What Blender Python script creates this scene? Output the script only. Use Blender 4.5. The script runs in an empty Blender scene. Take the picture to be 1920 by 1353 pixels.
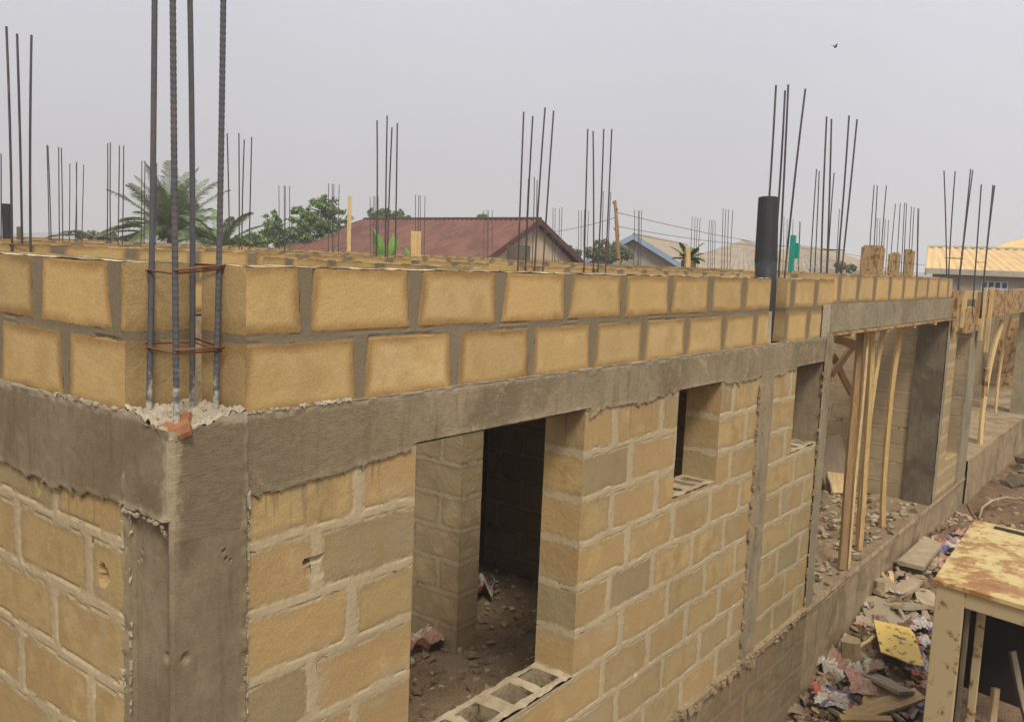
import bpy, math, random
import numpy as np
from mathutils import Vector, Matrix
random.seed(7); RNG = np.random.default_rng(7)
sc = bpy.context.scene
# ---------------------------------------------------------------- camera
CAM = np.array([-1.539813, -2.531258, 0.560527]); YAW, PITCH, ROLL, FPX = 0.652303, -0.114505, 0.041641, 1649.545674
def _basis():
    cy, sy, cp, sp = math.cos(YAW), math.sin(YAW), math.cos(PITCH), math.sin(PITCH)
    f = np.array([cy*cp, sy*cp, sp]); r = np.array([sy, -cy, 0.]); u = np.cross(r, f)
    cr, sr = math.cos(ROLL), math.sin(ROLL)
    return cr*r+sr*u, -sr*r+cr*u, f
CR, CU, CF = _basis()
cd = bpy.data.cameras.new('camera'); cam = bpy.data.objects.new('camera', cd); sc.collection.objects.link(cam)
cd.sensor_width = 36; cd.lens = 36*FPX/1920; cd.clip_end = 3000; cd.clip_start = .05
cam.matrix_world = Matrix([[CR[0], CU[0], -CF[0], CAM[0]], [CR[1], CU[1], -CF[1], CAM[1]], [CR[2], CU[2], -CF[2], CAM[2]], [0, 0, 0, 1]])
sc.camera = cam
# ---------------------------------------------------------------- light
SUN_EL, SUN_AZ = math.radians(52), math.radians(228)      # direction towards the sun
w = bpy.data.worlds.new('World'); sc.world = w; w.use_nodes = True
nt = w.node_tree; nt.nodes.clear()
out = nt.nodes.new('ShaderNodeOutputWorld'); bg = nt.nodes.new('ShaderNodeBackground')
sky = nt.nodes.new('ShaderNodeTexSky'); sky.sky_type = 'NISHITA'; sky.sun_disc = False
sky.sun_elevation = SUN_EL; sky.sun_rotation = math.radians(90)-SUN_AZ; sky.dust_density = 6; sky.air_density = 1.5
tc = nt.nodes.new('ShaderNodeTexCoord'); sp = nt.nodes.new('ShaderNodeSeparateXYZ')
ramp = nt.nodes.new('ShaderNodeValToRGB')
ramp.color_ramp.elements[0].position = 0.0; ramp.color_ramp.elements[0].color = (.70, .67, .66, 1)
ramp.color_ramp.elements[1].position = 1.0; ramp.color_ramp.elements[1].color = (.85, .84, .92, 1)
for p_, c_ in ((.10, (.67, .655, .675, 1)), (.22, (.70, .69, .735, 1)), (.38, (.78, .775, .83, 1))):
    e = ramp.color_ramp.elements.new(p_); e.color = c_
cn = nt.nodes.new('ShaderNodeTexNoise'); cn.inputs['Scale'].default_value = 1.6; cn.inputs['Detail'].default_value = 5
cm = nt.nodes.new('ShaderNodeMapRange'); cm.inputs['From Min'].default_value = .3; cm.inputs['From Max'].default_value = .7
cm.inputs['To Min'].default_value = .955; cm.inputs['To Max'].default_value = 1.06
mul = nt.nodes.new('ShaderNodeVectorMath'); mul.operation = 'SCALE'
sks = nt.nodes.new('ShaderNodeVectorMath'); sks.operation = 'SCALE'; sks.inputs['Scale'].default_value = .1
mx = nt.nodes.new('ShaderNodeMix'); mx.data_type = 'RGBA'; mx.inputs[0].default_value = .92
L = nt.links.new
L(tc.outputs['Generated'], sp.inputs[0]); L(sp.outputs['Z'], ramp.inputs[0]); L(tc.outputs['Generated'], cn.inputs['Vector'])
L(cn.outputs['Fac'], cm.inputs['Value']); L(ramp.outputs[0], mul.inputs[0]); dt = nt.nodes.new('ShaderNodeVectorMath'); dt.operation = 'DOT_PRODUCT'; dt.inputs[1].default_value = (.61, -.79, .15); L(tc.outputs['Generated'], dt.inputs[0])
dm = nt.nodes.new('ShaderNodeMath'); dm.operation = 'MULTIPLY_ADD'; dm.inputs[1].default_value = .10; dm.inputs[2].default_value = 1.0; L(dt.outputs['Value'], dm.inputs[0])
dk = nt.nodes.new('ShaderNodeMath'); dk.operation = 'MULTIPLY'; L(cm.outputs[0], dk.inputs[0]); L(dm.outputs[0], dk.inputs[1]); L(dk.outputs[0], mul.inputs['Scale'])
L(sky.outputs[0], sks.inputs[0]); L(sks.outputs[0], mx.inputs[6]); L(mul.outputs[0], mx.inputs[7]); L(mx.outputs[2], bg.inputs['Color'])
bg.inputs['Strength'].default_value = 1.0
L(bg.outputs[0], out.inputs[0])
sd_ = bpy.data.lights.new('sun', 'SUN'); sd_.energy = 2.6; sd_.angle = math.radians(16); sd_.color = (1, .93, .80)
so = bpy.data.objects.new('sun', sd_); sc.collection.objects.link(so)
sdir = Vector((math.cos(SUN_EL)*math.cos(SUN_AZ), math.cos(SUN_EL)*math.sin(SUN_AZ), math.sin(SUN_EL)))
so.rotation_euler = (-sdir).to_track_quat('-Z', 'Y').to_euler()
sc.view_settings.view_transform = 'Standard'; sc.view_settings.look = 'None'; sc.view_settings.exposure = 0.0
# ---------------------------------------------------------------- helpers
def ray(x, y): return CF + CR*(x-960)/FPX - CU*(y-676.5)/FPX
def at(x, y, ax, val):
    """world point seen at photo pixel (x, y) on the world plane axis=val"""
    d = ray(x, y); return CAM + d*(val-CAM[ax])/d[ax]
def atd(x, y, D): return CAM + ray(x, y)*D
def atz(x, D, z):
    a = (x-960)/FPX; b = (CF[2]+CR[2]*a-(z-CAM[2])/D)/CU[2]
    return CAM + D*(CF+CR*a-CU*b)
def link(o, parent=None):
    sc.collection.objects.link(o)
    if parent is not None: o.parent = parent
    return o
def tag(o, label=None, cat=None, group=None, kind=None):
    if label: o['label'] = label
    if cat: o['category'] = cat
    if group: o['group'] = group
    if kind: o['kind'] = kind
    return o
def empty(name, loc, label, cat, group=None, rz=0):
    o = bpy.data.objects.new(name, None); o.empty_display_size = .1; o.location = Vector([float(c) for c in loc]); o.rotation_euler = (0, 0, rz)
    link(o); return tag(o, label, cat, group)
def _h(ix, iy, iz, s):
    n = (ix.astype(np.int64)*374761393 + iy.astype(np.int64)*668265263 + iz.astype(np.int64)*2147483647 + s*974634777) & 0x7fffffff
    n = ((n ^ (n >> 13))*1274126177) & 0x7fffffff
    return ((n ^ (n >> 16)) & 0xffff)/65535.
def vnoise(x, y, z=0., s=0):
    x = np.asarray(x, float); y = np.asarray(y, float)+0*x; z = np.asarray(z, float)+0*x
    ix, iy, iz = np.floor(x), np.floor(y), np.floor(z); fx, fy, fz = x-ix, y-iy, z-iz
    fx, fy, fz = [t*t*(3-2*t) for t in (fx, fy, fz)]
    r = 0
    for a in (0, 1):
        for b in (0, 1):
            for c in (0, 1):
                r = r + _h(ix+a, iy+b, iz+c, s)*(fx if a else 1-fx)*(fy if b else 1-fy)*(fz if c else 1-fz)
    return r
def fbm(x, y, z=0., s=0, o=4):
    r = 0; a = .5; t = 0
    for k in range(o): r = r + a*vnoise(x*2**k, y*2**k, np.asarray(z)*2**k, s+k); t += a; a *= .5
    return r/t
class MB:
    """collects grids, boxes and tubes; build() links them as one mesh"""
    def __init__(s): s.v = []; s.f = []; s.m = []; s.at = {}; s.n = 0
    def add(s, V, F, attrs=None, mi=0):
        V = np.asarray(V, float).reshape(-1, 3); attrs = attrs or {}
        for k in set(attrs) | set(s.at):
            if k not in s.at: s.at[k] = [np.full(s.n, .06 if k == 'sd' else .5)] if s.n else []
            s.at[k].append(np.asarray(attrs[k], float).ravel() if k in attrs else np.full(len(V), .06 if k == 'sd' else .5))
        s.f += [tuple(int(i)+s.n for i in q) for q in F]; s.m += [mi]*len(F)
        s.v.append(V); s.n += len(V)
    def box(s, c, d, rot=None, mi=0, jit=0):
        c = np.asarray(c, float); h = np.asarray(d, float)/2
        V = np.array([[i, j, k] for i in (-1, 1) for j in (-1, 1) for k in (-1, 1)])*h
        if jit: V = V + RNG.uniform(-jit, jit, V.shape)
        if rot is not None: V = V @ np.array(rot).T
        s.add(V+c, [(0, 1, 3, 2), (4, 6, 7, 5), (0, 4, 5, 1), (2, 3, 7, 6), (0, 2, 6, 4), (1, 5, 7, 3)], mi=mi)
    def tube(s, P, r, n=8, mi=0, cap=True):
        P = np.asarray(P, float); r = np.broadcast_to(np.asarray(r, float), (len(P),)); rings = []
        for i in range(len(P)):
            t = P[min(i+1, len(P)-1)]-P[max(i-1, 0)]; t = t/(np.linalg.norm(t)+1e-9)
            a = np.cross(t, [0, 0, 1.]) if abs(t[2]) < .9 else np.cross(t, [1., 0, 0]); a /= np.linalg.norm(a); b = np.cross(t, a)
            an = np.arange(n)*2*np.pi/n
            rings.append(P[i]+r[i]*(np.cos(an)[:, None]*a+np.sin(an)[:, None]*b))
        F = [(i*n+j, i*n+(j+1) % n, (i+1)*n+(j+1) % n, (i+1)*n+j) for i in range(len(P)-1) for j in range(n)]
        if cap: F += [tuple(range(n-1, -1, -1)), tuple((len(P)-1)*n+j for j in range(n))]
        s.add(np.concatenate(rings), F, mi=mi)
    def grid(s, us, vs, O, U, V, N, disp=None, attrs=None, keep=None, mi=0, flip=False):
        us = np.asarray(us, float); vs = np.asarray(vs, float); uu, vv = np.meshgrid(us, vs, indexing='ij')
        d = disp(uu, vv) if disp else np.zeros_like(uu)
        O, U, V, N = [np.asarray(t, float) for t in (O, U, V, N)]
        if isinstance(d, tuple): du, dv, dn = d
        else: du = dv = 0*uu; dn = d
        X = O+(uu+du)[..., None]*U+(vv+dv)[..., None]*V+dn[..., None]*N
        nu, nv = uu.shape; idx = np.arange(nu*nv).reshape(nu, nv)
        K = np.ones((nu-1, nv-1), bool)
        if keep is not None: K = keep((uu[:-1, :-1]+uu[1:, 1:])/2, (vv[:-1, :-1]+vv[1:, 1:])/2)
        a, b, c, e = idx[:-1, :-1][K], idx[1:, :-1][K], idx[1:, 1:][K], idx[:-1, 1:][K]
        F = np.stack([a, b, c, e] if not flip else [a, e, c, b], -1)
        s.add(X, F.tolist(), attrs(uu, vv) if attrs else None, mi)
    def build(s, name, mats, parent=None, smooth=False, origin=None):
        me = bpy.data.meshes.new(name); V = np.concatenate(s.v)
        o = bpy.data.objects.new(name, me)
        if origin is not None:
            V = V-np.asarray(origin, float); o.location = Vector([float(c) for c in origin])
        me.from_pydata(V.tolist(), [], s.f)
        for m in (mats if isinstance(mats, (list, tuple)) else [mats]): me.materials.append(m)
        me.polygons.foreach_set('material_index', s.m)
        if smooth: me.polygons.foreach_set('use_smooth', [True]*len(s.f))
        for k, a in s.at.items():
            A = me.attributes.new(k, 'FLOAT', 'POINT'); A.data.foreach_set('value', np.concatenate(a).astype(np.float32))
        me.update(); return link(o, parent)
def lerp_space(a, b, s0, s1=None):
    """grid lines from a to b whose spacing grows from s0 to s1"""
    s1 = s1 or s0; L_ = abs(b-a); out_ = [0.]
    while out_[-1] < L_: t = out_[-1]/L_; out_.append(out_[-1]+s0+(s1-s0)*t)
    return a+(b-a)*np.array(out_)/out_[-1]
def snap(us, marks):
    us = np.array(us)
    for m in marks:
        if us[0] < m < us[-1]: us[np.argmin(abs(us-m))] = m
    return np.unique(us)
# ---------------------------------------------------------------- materials
class MT:
    def __init__(s, name, rough=.9, spec=.2):
        s.m = bpy.data.materials.new(name); s.m.use_nodes = True; s.t = s.m.node_tree; s.t.nodes.clear()
        s.o = s.t.nodes.new('ShaderNodeOutputMaterial'); s.b = s.t.nodes.new('ShaderNodeBsdfPrincipled')
        s.t.links.new(s.b.outputs[0], s.o.inputs[0]); s.b.inputs['Roughness'].default_value = rough; s.b.inputs['Specular IOR Level'].default_value = spec
        s.tc = s.t.nodes.new('ShaderNodeTexCoord').outputs['Object']
    def put(s, inp, v):
        if isinstance(v, bpy.types.NodeSocket): s.t.links.new(v, inp)
        elif isinstance(v, tuple) and len(v) == 3 and inp.type == 'RGBA': inp.default_value = (*v, 1)
        else: inp.default_value = v
    def map(s, scale, loc=(0, 0, 0), rot=(0, 0, 0)):
        n = s.t.nodes.new('ShaderNodeMapping'); n.inputs['Scale'].default_value = scale; n.inputs['Location'].default_value = loc; n.inputs['Rotation'].default_value = rot
        s.put(n.inputs[0], s.tc); return n.outputs[0]
    def noise(s, scale, detail=4, rough=.55, vec=None, dist=0):
        n = s.t.nodes.new('ShaderNodeTexNoise'); n.inputs['Scale'].default_value = scale; n.inputs['Detail'].default_value = detail
        n.inputs['Roughness'].default_value = rough; n.inputs['Distortion'].default_value = dist; s.put(n.inputs['Vector'], vec or s.tc); return n.outputs['Fac']
    def vor(s, scale, feat='F1', vec=None, col=False):
        n = s.t.nodes.new('ShaderNodeTexVoronoi'); n.feature = feat; n.inputs['Scale'].default_value = scale; s.put(n.inputs['Vector'], vec or s.tc)
        return n.outputs['Color' if col else 'Distance']
    def attr(s, name):
        n = s.t.nodes.new('ShaderNodeAttribute'); n.attribute_name = name; return n.outputs['Fac']
    def math(s, op, a, b=0., clamp=False):
        n = s.t.nodes.new('ShaderNodeMath'); n.operation = op; n.use_clamp = clamp; s.put(n.inputs[0], a); s.put(n.inputs[1], b); return n.outputs[0]
    def mr(s, v, a, b, c=0., d=1., smooth=True):
        n = s.t.nodes.new('ShaderNodeMapRange'); n.interpolation_type = 'SMOOTHSTEP' if smooth else 'LINEAR'
        for i, x in enumerate((v, a, b, c, d)): s.put(n.inputs[i], x)
        return n.outputs[0]
    def mix(s, f, a, b, mode='MIX'):
        n = s.t.nodes.new('ShaderNodeMix'); n.data_type = 'RGBA'; n.blend_type = mode
        s.put(n.inputs[0], f); s.put(n.inputs[6], a); s.put(n.inputs[7], b); return n.outputs[2]
    def scale(s, c, f):
        n = s.t.nodes.new('ShaderNodeVectorMath'); n.operation = 'SCALE'
        if isinstance(c, tuple): n.inputs[0].default_value = c
        else: s.put(n.inputs[0], c)
        s.put(n.inputs['Scale'], f); return n.outputs[0]
    def bump(s, h, strength=.5, dist=.01):
        n = s.t.nodes.new('ShaderNodeBump'); n.inputs['Strength'].default_value = strength; n.inputs['Distance'].default_value = dist
        s.put(n.inputs['Height'], h); s.put(s.b.inputs['Normal'], n.outputs[0])
    def col(s, c): s.put(s.b.inputs['Base Color'], c); return s.m
def block_mat(name, c1, c2, c3, stain, stain_w, stain_amt, mort, mort2, edge=.004, wob=.012, smear=.3, drip=False):
    M = MT(name, .95, .1); sdv = M.attr('sd'); r = M.attr('rnd'); r2 = M.attr('rnd2')
    nm = M.noise(38, 5); nf = M.noise(230, 3, .7); nb = M.noise(5.5, 4, .6); ng = M.noise(1.3, 3)
    s_ = M.math('ADD', sdv, M.math('MULTIPLY', M.math('SUBTRACT', nm, .5), wob))
    m = M.mr(s_, -edge*.4, edge)
    halo = M.mr(M.math('ADD', sdv, M.math('MULTIPLY', M.math('SUBTRACT', nb, .5), stain_w*1.5)), 0., stain_w, 1., 0.)
    b = M.mix(M.mr(r, .35, .95), c1, c2); b = M.mix(M.math('MULTIPLY', M.mr(M.math('ADD', nb, M.math('MULTIPLY', r2, .35)), .52, .78), .85), b, c3)
    b = M.mix(M.math('MULTIPLY', halo, stain_amt), b, stain)
    b = M.mix(M.mr(nf, .66, .78, 0., .28), b, (.07, .045, .025)); b = M.mix(M.mr(nf, .34, .24, 0., .35), b, tuple(min(1, x*1.5) for x in c1))
    sm = M.noise(3.1, 7, .68, dist=.5); b = M.mix(M.mr(sm, .53, .68, 0., smear), b, mort2); sp = M.noise(48, 2, .5); b = M.mix(M.mr(sp, .70, .74, 0., .7*smear), b, mort)
    pt = M.vor(95); b = M.mix(M.mr(pt, .16, .05, 0., .6), b, (.10, .06, .03)); nff = M.noise(120, 3, .75); b = M.scale(b, M.mr(nff, .3, .7, .88, 1.11)); b = M.scale(b, M.math('ADD', .82, M.math('MULTIPLY', r2, .30)))
    k = M.mix(nb, mort, mort2); k = M.mix(M.mr(nm, .62, .75, 0., .3), k, (.08, .065, .045)); k = M.mix(M.mr(nf, .38, .26, 0., .5), k, (.62, .55, .42))
    if drip:
        sz = M.t.nodes.new('ShaderNodeSeparateXYZ'); M.put(sz.inputs[0], M.tc); dn = M.noise(9, 4, .6, vec=M.map((3, 3, .22)))
        b = M.mix(M.math('MULTIPLY', M.mr(sz.outputs[2], -.75, -.25), M.mr(dn, .56, .66, 0., .6)), b, (.20, .16, .095))
    c = M.mix(m, k, b)
    ck = M.math('MULTIPLY', M.mr(M.math('ABSOLUTE', M.math('ADD', s_, .001)), .0028, .0008), M.mr(M.noise(7, 4, .6), .54, .62)); c = M.mix(M.math('MULTIPLY', ck, .85), c, (.045, .033, .02))
    c = M.scale(c, M.math('ADD', M.math('MULTIPLY', ng, .34), M.math('ADD', .73, M.math('MULTIPLY', nf, .26))))
    h = M.math('ADD', M.math('MULTIPLY', nf, .35), M.math('MULTIPLY', nm, .65)); M.bump(M.math('ADD', M.math('ADD', h, M.math('MULTIPLY', nff, .3)), M.math('ADD', M.math('MULTIPLY', m, .12), M.math('MULTIPLY', M.mr(pt, .05, .2), .25))), .6, .007)
    return M.col(c)
M_UP = block_mat('block_fresh', (.58, .415, .185), (.62, .45, .215), (.50, .345, .145), (.30, .175, .065), .05, .85, (.25, .205, .135), (.18, .145, .092), .003, .016, .12)
M_LO = block_mat('block_old', (.51, .367, .167), (.37, .292, .158), (.37, .25, .112), (.31, .235, .125), .04, .55, (.49, .40, .25), (.39, .315, .19), .014, .044, .8, True)
M_PLB = block_mat('plinth_block', (.31, .235, .125), (.26, .205, .12), (.22, .15, .08), (.18, .13, .075), .04, .6, (.29, .235, .15), (.22, .175, .11), .016, .04, .8)
M_UPE = block_mat('block_end', (.46, .335, .16), (.50, .37, .185), (.40, .285, .13), (.28, .18, .075), .09, .7, (.235, .192, .125), (.175, .142, .09), .003, .010, .25)  # darker copy of the face blocks: brown stain plus notch shade in the colour
M_IN = block_mat('block_inner', (.42, .325, .185), (.36, .285, .165), (.30, .23, .13), (.20, .15, .09), .025, .6, (.39, .315, .20), (.34, .275, .175), .006, .02, .25)
def conc_mat(name, c1, c2, c3, streak=0., vs=(1, 1, 1), rough=.92, pits=.5, grad=None, arris=False, trowel=0.):
    M = MT(name, rough, .15); n1 = M.noise(2.6, 5, .6, dist=.4); n2 = M.noise(24, 5, .6); nf = M.noise(190, 3, .7)
    st = M.noise(9, 5, .6, vec=M.map(vs)); dr = M.noise(6, 4, .55, vec=M.map((3.2, 3.2, .35)))
    bl = M.noise(.9, 8, .65, dist=1.); c = M.mix(M.mr(n1, .36, .64), c1, c2); c = M.mix(M.mr(bl, .52, .62, 0., .6), c, c3); pv = M.vor(42); c = M.mix(M.mr(pv, .11, .05, 0., .8), c, (.05, .04, .028)); c = M.mix(M.mr(dr, .52, .74, 0., .55), c, c3)
    if grad: spx = M.t.nodes.new('ShaderNodeSeparateXYZ'); M.put(spx.inputs[0], M.tc); c = M.mix(M.mr(M.math('ADD', spx.outputs[0], M.math('MULTIPLY', n1, .6)), .35, 1.7, 1., 0.), c, grad)
    c = M.mix(M.mr(n2, .62, .74, 0., .4), c, tuple(x*.5 for x in c1)); c = M.mix(M.mr(nf, .36, .25, 0., .4), c, tuple(min(1, x*1.9) for x in c1))
    if arris:
        sx = M.t.nodes.new('ShaderNodeSeparateXYZ'); M.put(sx.inputs[0], M.tc); dd = M.math('ADD', M.math('ADD', sx.outputs[0], sx.outputs[1]), M.math('MULTIPLY', M.math('SUBTRACT', n2, .5), .10))
        fz = M.mr(M.math('ADD', sx.outputs[2], M.math('MULTIPLY', n2, .3)), -.45, -.12, 0., 1.); c = M.mix(M.math('MULTIPLY', M.math('MULTIPLY', M.mr(dd, .03, .0), fz), .6), c, (.46, .39, .26))
        tl = M.mr(M.math('ADD', sx.outputs[2], M.math('MULTIPLY', n2, .05)), -.012, .016, 0., .8); c = M.mix(tl, c, (.44, .38, .27))
    tr = M.noise(16, 5, .6, vec=M.map((1.2, 1, 16), rot=(0, math.radians(-28), 0)))
    if trowel: c = M.scale(c, M.mr(tr, .3, .7, 1-trowel, 1+trowel))
    c = M.scale(c, M.mr(st, .3, .7, 1-streak, 1+streak)); c = M.scale(c, M.mr(nf, .3, .7, .86, 1.14)); pa = M.noise(4.2, 8, .7, dist=.8); c = M.mix(M.mr(pa, .60, .68, 0., .5), c, tuple(min(1, x*1.45) for x in c2))
    h = M.math('ADD', M.math('MULTIPLY', n2, .45), M.math('ADD', M.math('MULTIPLY', nf, .35), M.math('ADD', M.math('MULTIPLY', st, .15), M.math('MULTIPLY', tr, trowel*2))))
    M.bump(h, pits, .012); return M.col(c)
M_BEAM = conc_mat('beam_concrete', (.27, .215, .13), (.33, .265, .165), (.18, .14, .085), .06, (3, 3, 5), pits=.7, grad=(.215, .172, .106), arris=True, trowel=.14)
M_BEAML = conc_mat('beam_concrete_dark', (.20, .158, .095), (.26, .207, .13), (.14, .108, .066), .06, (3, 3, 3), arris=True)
M_COL = conc_mat('column_concrete', (.21, .168, .103), (.28, .225, .142), (.135, .105, .063), .07, (3, 3, 1.6), arris=True)
M_LINT = conc_mat('lintel_concrete', (.27, .23, .15), (.33, .28, .18), (.20, .165, .105), .10, (1, 1, 3))
M_CW = conc_mat('slender_column_concrete', (.28, .225, .14), (.34, .275, .175), (.19, .15, .09), .10, (3, 3, .8))
M_PLIN = conc_mat('plinth_render', (.30, .225, .13), (.37, .285, .17), (.16, .11, .06), .14, (7, 7, .7))
M_WHITE = conc_mat('rough_pale_mortar', (.42, .36, .26), (.54, .48, .36), (.24, .19, .125), .1, (1, 1, 1), pits=1.)
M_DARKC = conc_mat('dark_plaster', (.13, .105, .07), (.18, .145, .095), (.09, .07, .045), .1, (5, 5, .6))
def rim_mat():
    M = MT('block_top', .95, .1); n = M.noise(60, 5); nf = M.noise(260, 3)
    c = M.mix(M.mr(n, .3, .7), (.64, .50, .28), (.76, .63, .41)); c = M.scale(c, M.mr(nf, .3, .7, .8, 1.1)); M.bump(n, .6, .008); return M.col(c)
M_RIM = rim_mat()
def steel_mat(name, c1, c2, rust, amt):
    M = MT(name, .62, .4); n = M.noise(30, 4); nb = M.noise(3.5, 3)
    c = M.mix(n, c1, c2); c = M.mix(M.mr(nb, .5, .72, 0., amt), c, rust); M.bump(M.noise(200, 2), .3, .002); return M.col(c)
M_BAR = steel_mat('rebar_steel', (.035, .034, .038), (.065, .062, .066), (.19, .085, .045), .8)
M_BARN = steel_mat('rebar_steel_near', (.055, .055, .062), (.105, .105, .115), (.20, .10, .06), .45)
M_BARN.node_tree.nodes  # cement slurry dried on the feet of the near bars
def _slurry(m):
    M = MT.__new__(MT); M.m = m; M.t = m.node_tree; M.b = [n for n in M.t.nodes if n.type == 'BSDF_PRINCIPLED'][0]; M.tc = M.t.nodes.new('ShaderNodeTexCoord').outputs['Object']
    sx = M.t.nodes.new('ShaderNodeSeparateXYZ'); M.put(sx.inputs[0], M.tc); old = M.b.inputs['Base Color'].links[0].from_socket
    z = M.mr(M.math('ADD', sx.outputs[2], M.math('MULTIPLY', M.math('SUBTRACT', M.noise(35, 4), .5), .5)), .02, .16, 1., 0.); M.put(M.b.inputs['Base Color'], M.mix(z, old, (.42, .39, .33)))
_slurry(M_BARN)
M_TIE = steel_mat('rusty_tie', (.15, .065, .03), (.24, .11, .05), (.12, .05, .025), .7)
M_BLACK = steel_mat('black_plastic', (.018, .018, .02), (.035, .035, .038), (.05, .05, .05), .5)
def wood_mat(name, c1, c2, dark=(.08, .04, .015), patch=.3, pr=(3.5, .55, .72)):
    M = MT(name, .8, .2); g = M.noise(10, 6, .6, vec=M.map((9, 9, .5)), dist=.6); n = M.noise(pr[0], 6, .65); f = M.noise(60, 3, .6, vec=M.map((4, 4, .35)))
    c = M.mix(M.mr(g, .35, .65), c1, c2); c = M.mix(M.mr(n, pr[1], pr[2], 0., patch), c, dark); c = M.scale(c, M.mr(f, .3, .7, .78, 1.15)); M.bump(f, .4, .004)
    return M.col(c)
M_WOOD = wood_mat('timber', (.50, .33, .13), (.66, .46, .20))
M_WOODR = wood_mat('timber_brown', (.27, .165, .075), (.38, .24, .115))
M_WOODP = wood_mat('plank_pale', (.52, .36, .16), (.68, .50, .25), (.25, .12, .04), .6)
M_FORM = wood_mat('formwork_board', (.38, .25, .11), (.50, .34, .15), (.16, .065, .03), .9, (6.5, .46, .60))
M_GREYW = wood_mat('weathered_board', (.30, .24, .16), (.40, .33, .22))
def soil_mat(name, c1, c2, c3):
    M = MT(name, .97, .08); n = M.noise(2.2, 6, .6); v = M.vor(22); nf = M.noise(80, 4, .7); n3 = M.noise(9, 5)
    c = M.mix(M.mr(n, .35, .65), c1, c2); c = M.mix(M.mr(n3, .56, .68, 0., .8), c, c3); c = M.scale(c, M.mr(nf, .3, .7, .65, 1.35))
    c = M.mix(M.mr(v, .16, .08, 0., .45), c, (.42, .34, .23)); M.bump(M.math('ADD', nf, M.math('MULTIPLY', n3, 1.5)), .9, .03); return M.col(c)
M_SOIL = soil_mat('red_soil', (.22, .14, .08), (.30, .195, .115), (.15, .10, .06))
M_FLOOR = soil_mat('dirt_floor', (.34, .235, .135), (.42, .31, .19), (.25, .175, .10))
M_RUBB = conc_mat('rubble_pale', (.36, .285, .175), (.45, .365, .235), (.28, .20, .12), .1)
# ================================================================ THE UNFINISHED BUILDING
BLD = empty('unfinished_building', (0, 0, 0), 'unfinished single-storey sandcrete block building with roofless walls and a grey ring beam', 'building')
class Pattern:
    """block courses on a wall face: rows = [(z0, z1, joints, joint_width)]"""
    def __init__(s, rows, bed=.030, seed=0, taper=0., rag=.35): s.rows = rows; s.bed = bed; s.seed = seed; s.taper = taper; s.rag = rag; s.rc = .02 if rag > .35 else .007
    def __call__(s, u, v):
        uw = u + (fbm(u*9, v*9, 1.3, s.seed, 3)-.5)*.03*s.rag*1.5; vw = v + (fbm(u*7, v*9, 5.1, s.seed+9, 3)-.5)*.028*s.rag*1.5
        sd = np.full(u.shape, -.03); rn = np.full(u.shape, .5); rn2 = np.full(u.shape, .5)
        for k, (z0, z1, J, jw) in enumerate(s.rows):
            inr = (v >= z0) & (v < z1)
            if not inr.any(): continue
            bz = np.minimum(vw-(z0+s.bed/2), (z1-s.bed/2)-vw); J = np.asarray(J, float)
            d = np.full(u.shape, 9.); ids = np.zeros(u.shape)
            for j, x in enumerate(J):
                h = vnoise(np.array([x*3.1]), np.array([k*7.7]), 0, s.seed+3)[0]; g = vnoise(np.array([x*5.3]), np.array([k*3.7]), 2, s.seed+5)[0]
                hw = jw/2*(.75+.5*h) + s.taper*(v-(z0+z1)/2)*(1+g) 
                tilt = (g-.5)*.10*(v-(z0+z1)/2)
                d = np.minimum(d, np.abs(uw-x-tilt)-hw); ids = ids+(u > x)
            e = np.minimum(d, bz);                # rounded corners
            rc = s.rc; ins = (d < rc) & (bz < rc) & (e > 0); e = np.where(ins, rc-np.sqrt(np.clip(rc-d, 0, None)**2+np.clip(rc-bz, 0, None)**2), e)
            sd = np.where(inr, e, sd)
            rn = np.where(inr, _h(ids, ids*0+k, ids*0+1, s.seed+11), rn); rn2 = np.where(inr, _h(ids, ids*0+k, ids*0+2, s.seed+12), rn2)
        return np.clip(sd, -.03, .08), rn, rn2
    def attrs(s, u, v):
        a, b, c = s(u, v); return {'sd': a, 'rnd': b, 'rnd2': c}
def auto_rows(z0, z1, u0, u1, h=.255, pitch=.5637, jw=.04, phase=0., top=None):
    rows = []; k = 0; z = z1
    while z > z0+.02:
        zb = z-h; J = np.arange(u0-2*pitch+((phase+k*.5) % 1)*pitch, u1+pitch, pitch); rows.append((zb, z, J, jw)); z = zb; k += 1
    return rows
X, Y, Z = (1, 0, 0), (0, 1, 0), (0, 0, 1); NX, NY = (-1, 0, 0), (0, -1, 0)
T = .26
def rough(amp, s=0, f=12, fine=.35):
    return lambda u, v: amp*((fbm(u*f, v*f, .7, s, 4)-.5)*2 + fine*(fbm(u*f*6, v*f*6, 2.2, s+4, 2)-.5)*2)
def pits(u, v, L_):
    d = 0*u
    for (a, b, ra, rb, dp) in L_:
        q = ((u-a)/ra)**2+((v-b)/rb)**2 + (vnoise(u*60, v*60, 3, 5)-.5)*.9
        d = d - dp*np.clip(1.3-q, 0, 1)
    return d
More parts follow.
